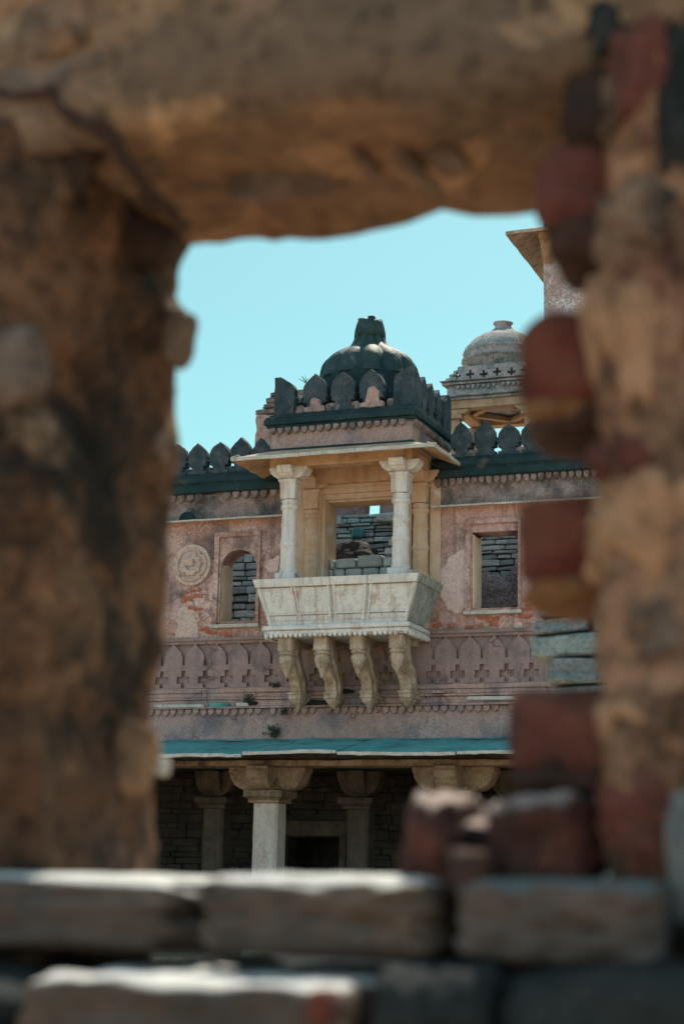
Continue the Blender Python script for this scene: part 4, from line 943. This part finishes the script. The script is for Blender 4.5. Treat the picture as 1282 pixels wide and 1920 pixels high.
p = at(470, 1312, -.08); weed('weed', Vector((p.x, -.11, p.z)), 9, .16, mt['weed'], 'small dark weed growing on the broken ledge left of the brackets', 2)
p = at(628, 1322, -.1); weed('weed', Vector((p.x, -.13, p.z)), 10, .18, mt['weed'], 'dark weed under the second bracket of the balcony', 3)
p = at(535, 1338, -.1); weed('weed', Vector((p.x, -.12, p.z)), 7, .13, mt['weed'], 'small weed in the scalloped frieze below the leftmost bracket', 4)
p = at(573, 712, -.72); weed('grass_tuft', Vector((p.x, -.72, p.z - .06)), 12, .18, mt['dry'], 'tuft of dry grass beside the left corner merlon of the domed roof', 5, True, Vector((-.3, 0, 1.2)))
p = at(520, 1288, -.06); weed('weed', Vector((p.x, -.09, p.z)), 6, .10, mt['weed'], 'low weed at the foot of the relief band left of the balcony brackets', 6)

# ------------------------------------------------------------------ NEAR WALL with the rough opening
NY, FY = -25.20, -24.80
nw = empty('ruined_wall', (9.35, -25.0, 0), 'rough ruined wall of brown rubble, brick and a stone lintel framing the whole view', 'wall')
def interp(tab, z):
    for (za, xa), (zb, xb) in zip(tab, tab[1:]):
        if za <= z <= zb: return xa + (xb - xa) * (z - za) / (zb - za)
    return tab[0][1] if z < tab[0][0] else tab[-1][1]
edge = [(365, 465), (345, 510), (335, 560), (349, 620), (346, 664), (331, 680), (343, 730), (336, 780), (339, 850), (331, 950), (326, 1000), (322, 1100), (317, 1200), (298, 1260), (290, 1300), (287, 1400),
        (302, 1440), (293, 1500), (297, 1560), (301, 1640)]
tabL = sorted((at(x, y, FY).z, at(x, y, FY).x) for x, y in edge)
near = [(95, 380), (60, 600), (45, 700), (62, 800), (72, 950), (78, 1080), (70, 1200), (40, 1300), (58, 1400), (50, 1500), (60, 1640)]
tabN = sorted((at(x, y, NY).z, at(x, y, NY).x) for x, y in near)
rows = []
nzr = 90
for j in range(nzr + 1):
    z = 1.40 + (2.70 - 1.40) * j / nzr
    xf, xn = interp(tabL, z), interp(tabN, z)
    r = [(7.4, NY, z)] + [(7.4 + (xn - .08 - 7.4) * k / 8, NY, z) for k in range(1, 9)] + [(xn - .02, NY + .004, z), (xn, NY + .03, z)]
    for k in range(1, 16):
        t = k / 16; r.append((xn + (xf - xn) * t, NY + .03 + (FY - NY - .05) * t, z))
    r += [(xf, FY - .012, z), (xf - .02, FY, z)] + [(xf - .02 - (xf - 7.42) * k / 8, FY, z) for k in range(1, 9)]
    rows.append([Vector(p) for p in r])
q = MB(); q.loft(rows)
for v in q.bm.verts:
    far = min(1, max(0, (v.co.y - NY) / (FY - NY)))
    a = 1 - .75 * max(0, far - .75) / .25
    v.co += noise.noise_vector(v.co * 9) * .022 * a + noise.noise_vector(v.co * 24) * .010 * a + noise.noise_vector(v.co * 60) * .004
q.build('left_jamb', mt['jamb'], nw, smooth=True)
def nrock(px, py, wpx, hpx, Y, mat, seed, depth=.16, name='rubble_stone', amp=.13, rot=0.0, power=4, parent=nw, yoff=0.0, fr_=1.2):
    p = at(px, py, Y); k = abs((at(px + 10, py, Y) - at(px, py, Y)).x) / 10; kz = abs((at(px, py + 10, Y) - at(px, py, Y)).z) / 10
    q = MB(); q.rock((p.x, Y + depth / 2 + yoff, p.z), (wpx * k, depth, hpx * kz), seed, amp, 8, (0, rot, 0), power, fr_)
    return q.build(name, mt[mat], parent, smooth=True)
# stones set in the left jamb
nrock(314, 622, 50, 104, FY - .07, 'brownrock', 1, .07, rot=.15, amp=.16, power=4)
nrock(10, 680, 100, 150, NY - .01, 'brownrock', 2, .06, amp=.2, power=3)
nrock(235, 1420, 80, 130, FY - .14, 'lintel', 5, .05, amp=.25, rot=.3, power=3)
nrock(292, 1436, 20, 34, FY - .03, 'slab', 6, .04)
# corbel block and small stones at the upper left
nrock(-40, 290, 330, 200, NY + .004, 'jamb', 11, .10, 'corbel_stone', .3, rot=.16, power=3)
q = MB(); q.tube([at(x, y, NY + dy) for x, y, dy in ((-60, 170, -.0), (0, 166, -.005), (90, 178, -.012), (180, 245, .0), (250, 320, .04), (300, 372, .10), (345, 430, .22))], [.007, .009, .010, .012, .010, .012, .009], 6)
q.cut(.02).jitter(.016, 22); q.build('open_joint', mt['umber'], nw)
nrock(205, 432, 190, 80, NY + .20, 'umber', 19, .10, rot=.2)  # dark stone standing in for the shadow below the corbel
nrock(50, 60, 280, 120, NY - .02, 'lintel', 13, .10, rot=-.1, amp=.25, power=3.5)
nrock(60, 145, 270, 70, NY - .01, 'brownrock', 14, .10, amp=.25, power=3.5)
# lintel
lo = [(330, 462), (370, 464), (420, 466), (500, 460), (560, 452), (600, 450), (640, 448), (700, 440), (740, 434), (770, 428), (800, 412), (840, 402), (880, 408), (910, 413), (940, 411), (960, 408), (1000, 402), (1060, 398), (1150, 395)]
tabZ = sorted((at(x, y, FY).x, at(x, y, FY).z) for x, y in lo)
rows = []
for j in range(101):
    x = 8.50 + (11.3 - 8.50) * j / 100
    zf = interp(tabZ, x); zn = 2.615 + .02 * math.sin(x * 9)
    sec = [(FY, 3.0)] + [(FY, 3.0 - (3.0 - zf - .02) * k / 5) for k in range(1, 5)] + [(FY, zf + .016), (FY - .012, zf)]
    for k in range(1, 10): t = k / 10; sec.append((FY - .012 + (NY + .05 - FY + .012) * t, zf + (zn - zf) * t))
    sec += [(NY + .05, zn), (NY + .015, zn + .018), (NY, zn + .055)] + [(NY - .0, zn + .055 + (3.0 - zn - .055) * k / 6) for k in range(1, 7)]
    rows.append([Vector((x, y, z)) for y, z in sec])
q = MB(); q.loft(rows)
for v in q.bm.verts:
    far = min(1, max(0, (v.co.y - NY) / (FY - NY))); a = 1 - .7 * max(0, far - .8) / .2
    v.co += noise.noise_vector(v.co * 4.5) * .034 * a + noise.noise_vector(v.co * 13) * .012 * a + noise.noise_vector(v.co * 34) * .005
q.build('lintel', mt['lintel'], nw, smooth=True)
nrock(520, 325, 200, 60, NY + .19, 'brownrock', 17, .05, 'lintel_scar', rot=-.04)
for i, (px, py, ww, hh) in enumerate(((682, 235, 40, 26), (742, 238, 38, 22), (750, 288, 44, 26), (785, 322, 34, 22), (830, 240, 34, 50), (825, 280, 70, 34), (670, 288, 30, 22))): nrock(px, py, ww * .8, hh * .7, NY + .12, 'brownrock', 100 + i, .09, 'lintel_scar', .2)
# right jamb: mortar body with rubble and brick ends
cx_ = at(1128, 900, NY).x
q = MB(); q.box(cx_, 10.4, NY + .01, FY - .02, 1.40, 2.66); q.cut(.03); q.jitter(.030, 6).jitter(.014, 20); q.build('right_jamb', mt['rightjamb'], nw, smooth=True)
q = MB(); q.box(10.39, 12.2, NY + .02, FY - .03, 1.40, 2.60); q.cut(.2).jitter(.03, 6); q.build('right_jamb', mt['rightjamb'], nw, smooth=True)
for i, (px, py, ww, hh, mm) in enumerate(((1190, 120, 140, 240, 'maroon'), (1140, 190, 46, 150, 'tanmix'), (1195, 400, 170, 190, 'tanmix'), (1180, 640, 170, 360, 'tan'), (1205, 985, 220, 260, 'tan'),
        (1170, 845, 150, 110, 'maroon'), (1165, 1350, 120, 130, 'tan'), (1190, 1530, 170, 230, 'maroon'), (1278, 1600, 70, 360, 'sillside'), (1268, 120, 80, 420, 'darkrock'), (1130, 40, 90, 110, 'darkrock'), (1225, 1180, 150, 150, 'brownrock'))):
    nrock(px, py, ww, hh, NY - .002, mm, 20 + i, .10, 'rubble_stone', .34, random.uniform(-.15, .15), 2.6, fr_=1.8)
# toothing of brick ends
for i, (xl, xr, yt, yb, Y, mm) in enumerate(((992, 1160, 250, 420, NY + .05, 'maroon'), (960, 1160, 566, 760, NY + .07, 'brick'), (948, 1160, 920, 1092, NY + .08, 'brick'), (940, 1160, 1282, 1450, NY + .07, 'maroon'),
        (1040, 1170, 60, 270, NY + .03, 'umber'), (1015, 1170, 370, 480, NY + .06, 'umber'), (962, 1160, 690, 790, NY + .085, 'burnt'), (975, 1160, 735, 818, NY + .09, 'umber'), (945, 1160, 1385, 1492, NY + .08, 'umber'),
        (985, 1160, 1050, 1096, NY + .105, 'umber'), (968, 1165, 1072, 1134, NY + .09, 'burnt'))):  # orange lower lumps: mortar with bounced sunlight put into its colour
    nrock((xl + xr) / 2, (yt + yb) / 2, xr - xl, yb - yt, Y, mm, 50 + i, .17, 'brick_end', .16, random.uniform(-.05, .05), 4, fr_=1.6)
nrock(1082, 1560, 40, 170, NY + .17, 'burnt', 60, .10, 'mortar_lump', .2)
# sill courses
zt = 1.597
def course(x0, x1, ya, yb, z0, z1, mat, seed, name='sill_block', slope=.03, power=8):
    q = MB(); n = 26; rows = []
    q.rock(((x0 + x1) / 2, (ya + yb) / 2, (z0 + z1) / 2), (x1 - x0, yb - ya, z1 - z0), seed, .075, 18, (0, random.uniform(-.008, .008), 0), power, 3.4)
    for v in q.bm.verts:
        t = (v.co.y - ya) / (yb - ya)
        if v.co.z > (z0 + z1) / 2: v.co.z -= slope * (1 - t)
    return q.build(name, mt[mat], nw, smooth=True)
def xx(px, py, Y): return at(px, py, Y).x
ya = -25.27
z15 = at(400, 1795, ya).z
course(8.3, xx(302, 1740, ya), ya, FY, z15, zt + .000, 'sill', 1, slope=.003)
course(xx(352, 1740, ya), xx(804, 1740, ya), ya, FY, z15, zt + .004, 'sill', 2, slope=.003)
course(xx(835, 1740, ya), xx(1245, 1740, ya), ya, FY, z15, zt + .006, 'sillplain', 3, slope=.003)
course(xx(1255, 1740, ya), 11.2, ya, FY, z15, zt, 'darkrock', 4)
yb_ = -25.42
zc = at(400, 1832, yb_).z
course(8.2, xx(10, 1880, yb_), yb_, ya + .2, 1.28, zc + .004, 'darkrock', 5, slope=.02)
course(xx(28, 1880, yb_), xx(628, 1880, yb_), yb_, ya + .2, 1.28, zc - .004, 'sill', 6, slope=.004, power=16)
course(xx(650, 1880, yb_), xx(880, 1880, yb_), yb_ + .05, ya + .2, 1.28, zc + .03, 'darkrock', 7, slope=.02)
course(xx(895, 1880, yb_), 10.7, yb_ + .04, ya + .2, 1.28, zc + .035, 'darkrock', 8, slope=.02)
nrock(592, 1892, 46, 70, yb_ - .01, 'brick', 70, .05, 'brick_end')
q = MB(); q.box(7.4, 12.2, ya + .03, FY - .02, 0, 1.47); q.cut(.4).jitter(.02, 4); q.build('wall_base', mt['darkrock'], nw)
q = MB(); q.box(7.4, 8.55, NY + .02, FY - .02, 2.6, 3.02); q.box(8.5, 12.2, NY + .03, FY - .03, 2.98, 3.06); q.cut(.3).jitter(.02, 4); q.build('upper_wall', mt['jamb'], nw)
# loose broken bricks lying on the sill
def loose(px, yt, wpx, Y, mat, label, seed, depth=.2, rot=0.0):
    zb = zt - .012; p = at(px, yt, Y); k = abs((at(px + 10, yt, Y) - p).x) / 10
    h = p.z - zb
    q = MB(); q.rock((p.x, Y + depth / 2, zb + h / 2), (wpx * k, depth, h), seed, .20, 10, (0, rot, 0), 4, 1.7)
    return tag(q.build('broken_brick', mt[mat], smooth=True), label, 'brick', 'broken bricks lying on the sill')
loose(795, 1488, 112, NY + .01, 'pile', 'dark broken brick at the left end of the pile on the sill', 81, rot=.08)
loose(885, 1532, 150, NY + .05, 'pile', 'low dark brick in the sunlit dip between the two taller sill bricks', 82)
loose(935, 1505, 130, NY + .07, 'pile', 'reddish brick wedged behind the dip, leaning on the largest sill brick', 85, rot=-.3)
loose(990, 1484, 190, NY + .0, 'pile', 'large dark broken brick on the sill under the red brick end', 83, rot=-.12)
loose(868, 1592, 80, NY - .05, 'umber', 'small brown brick chip in front of the pile on the sill', 84, .06)
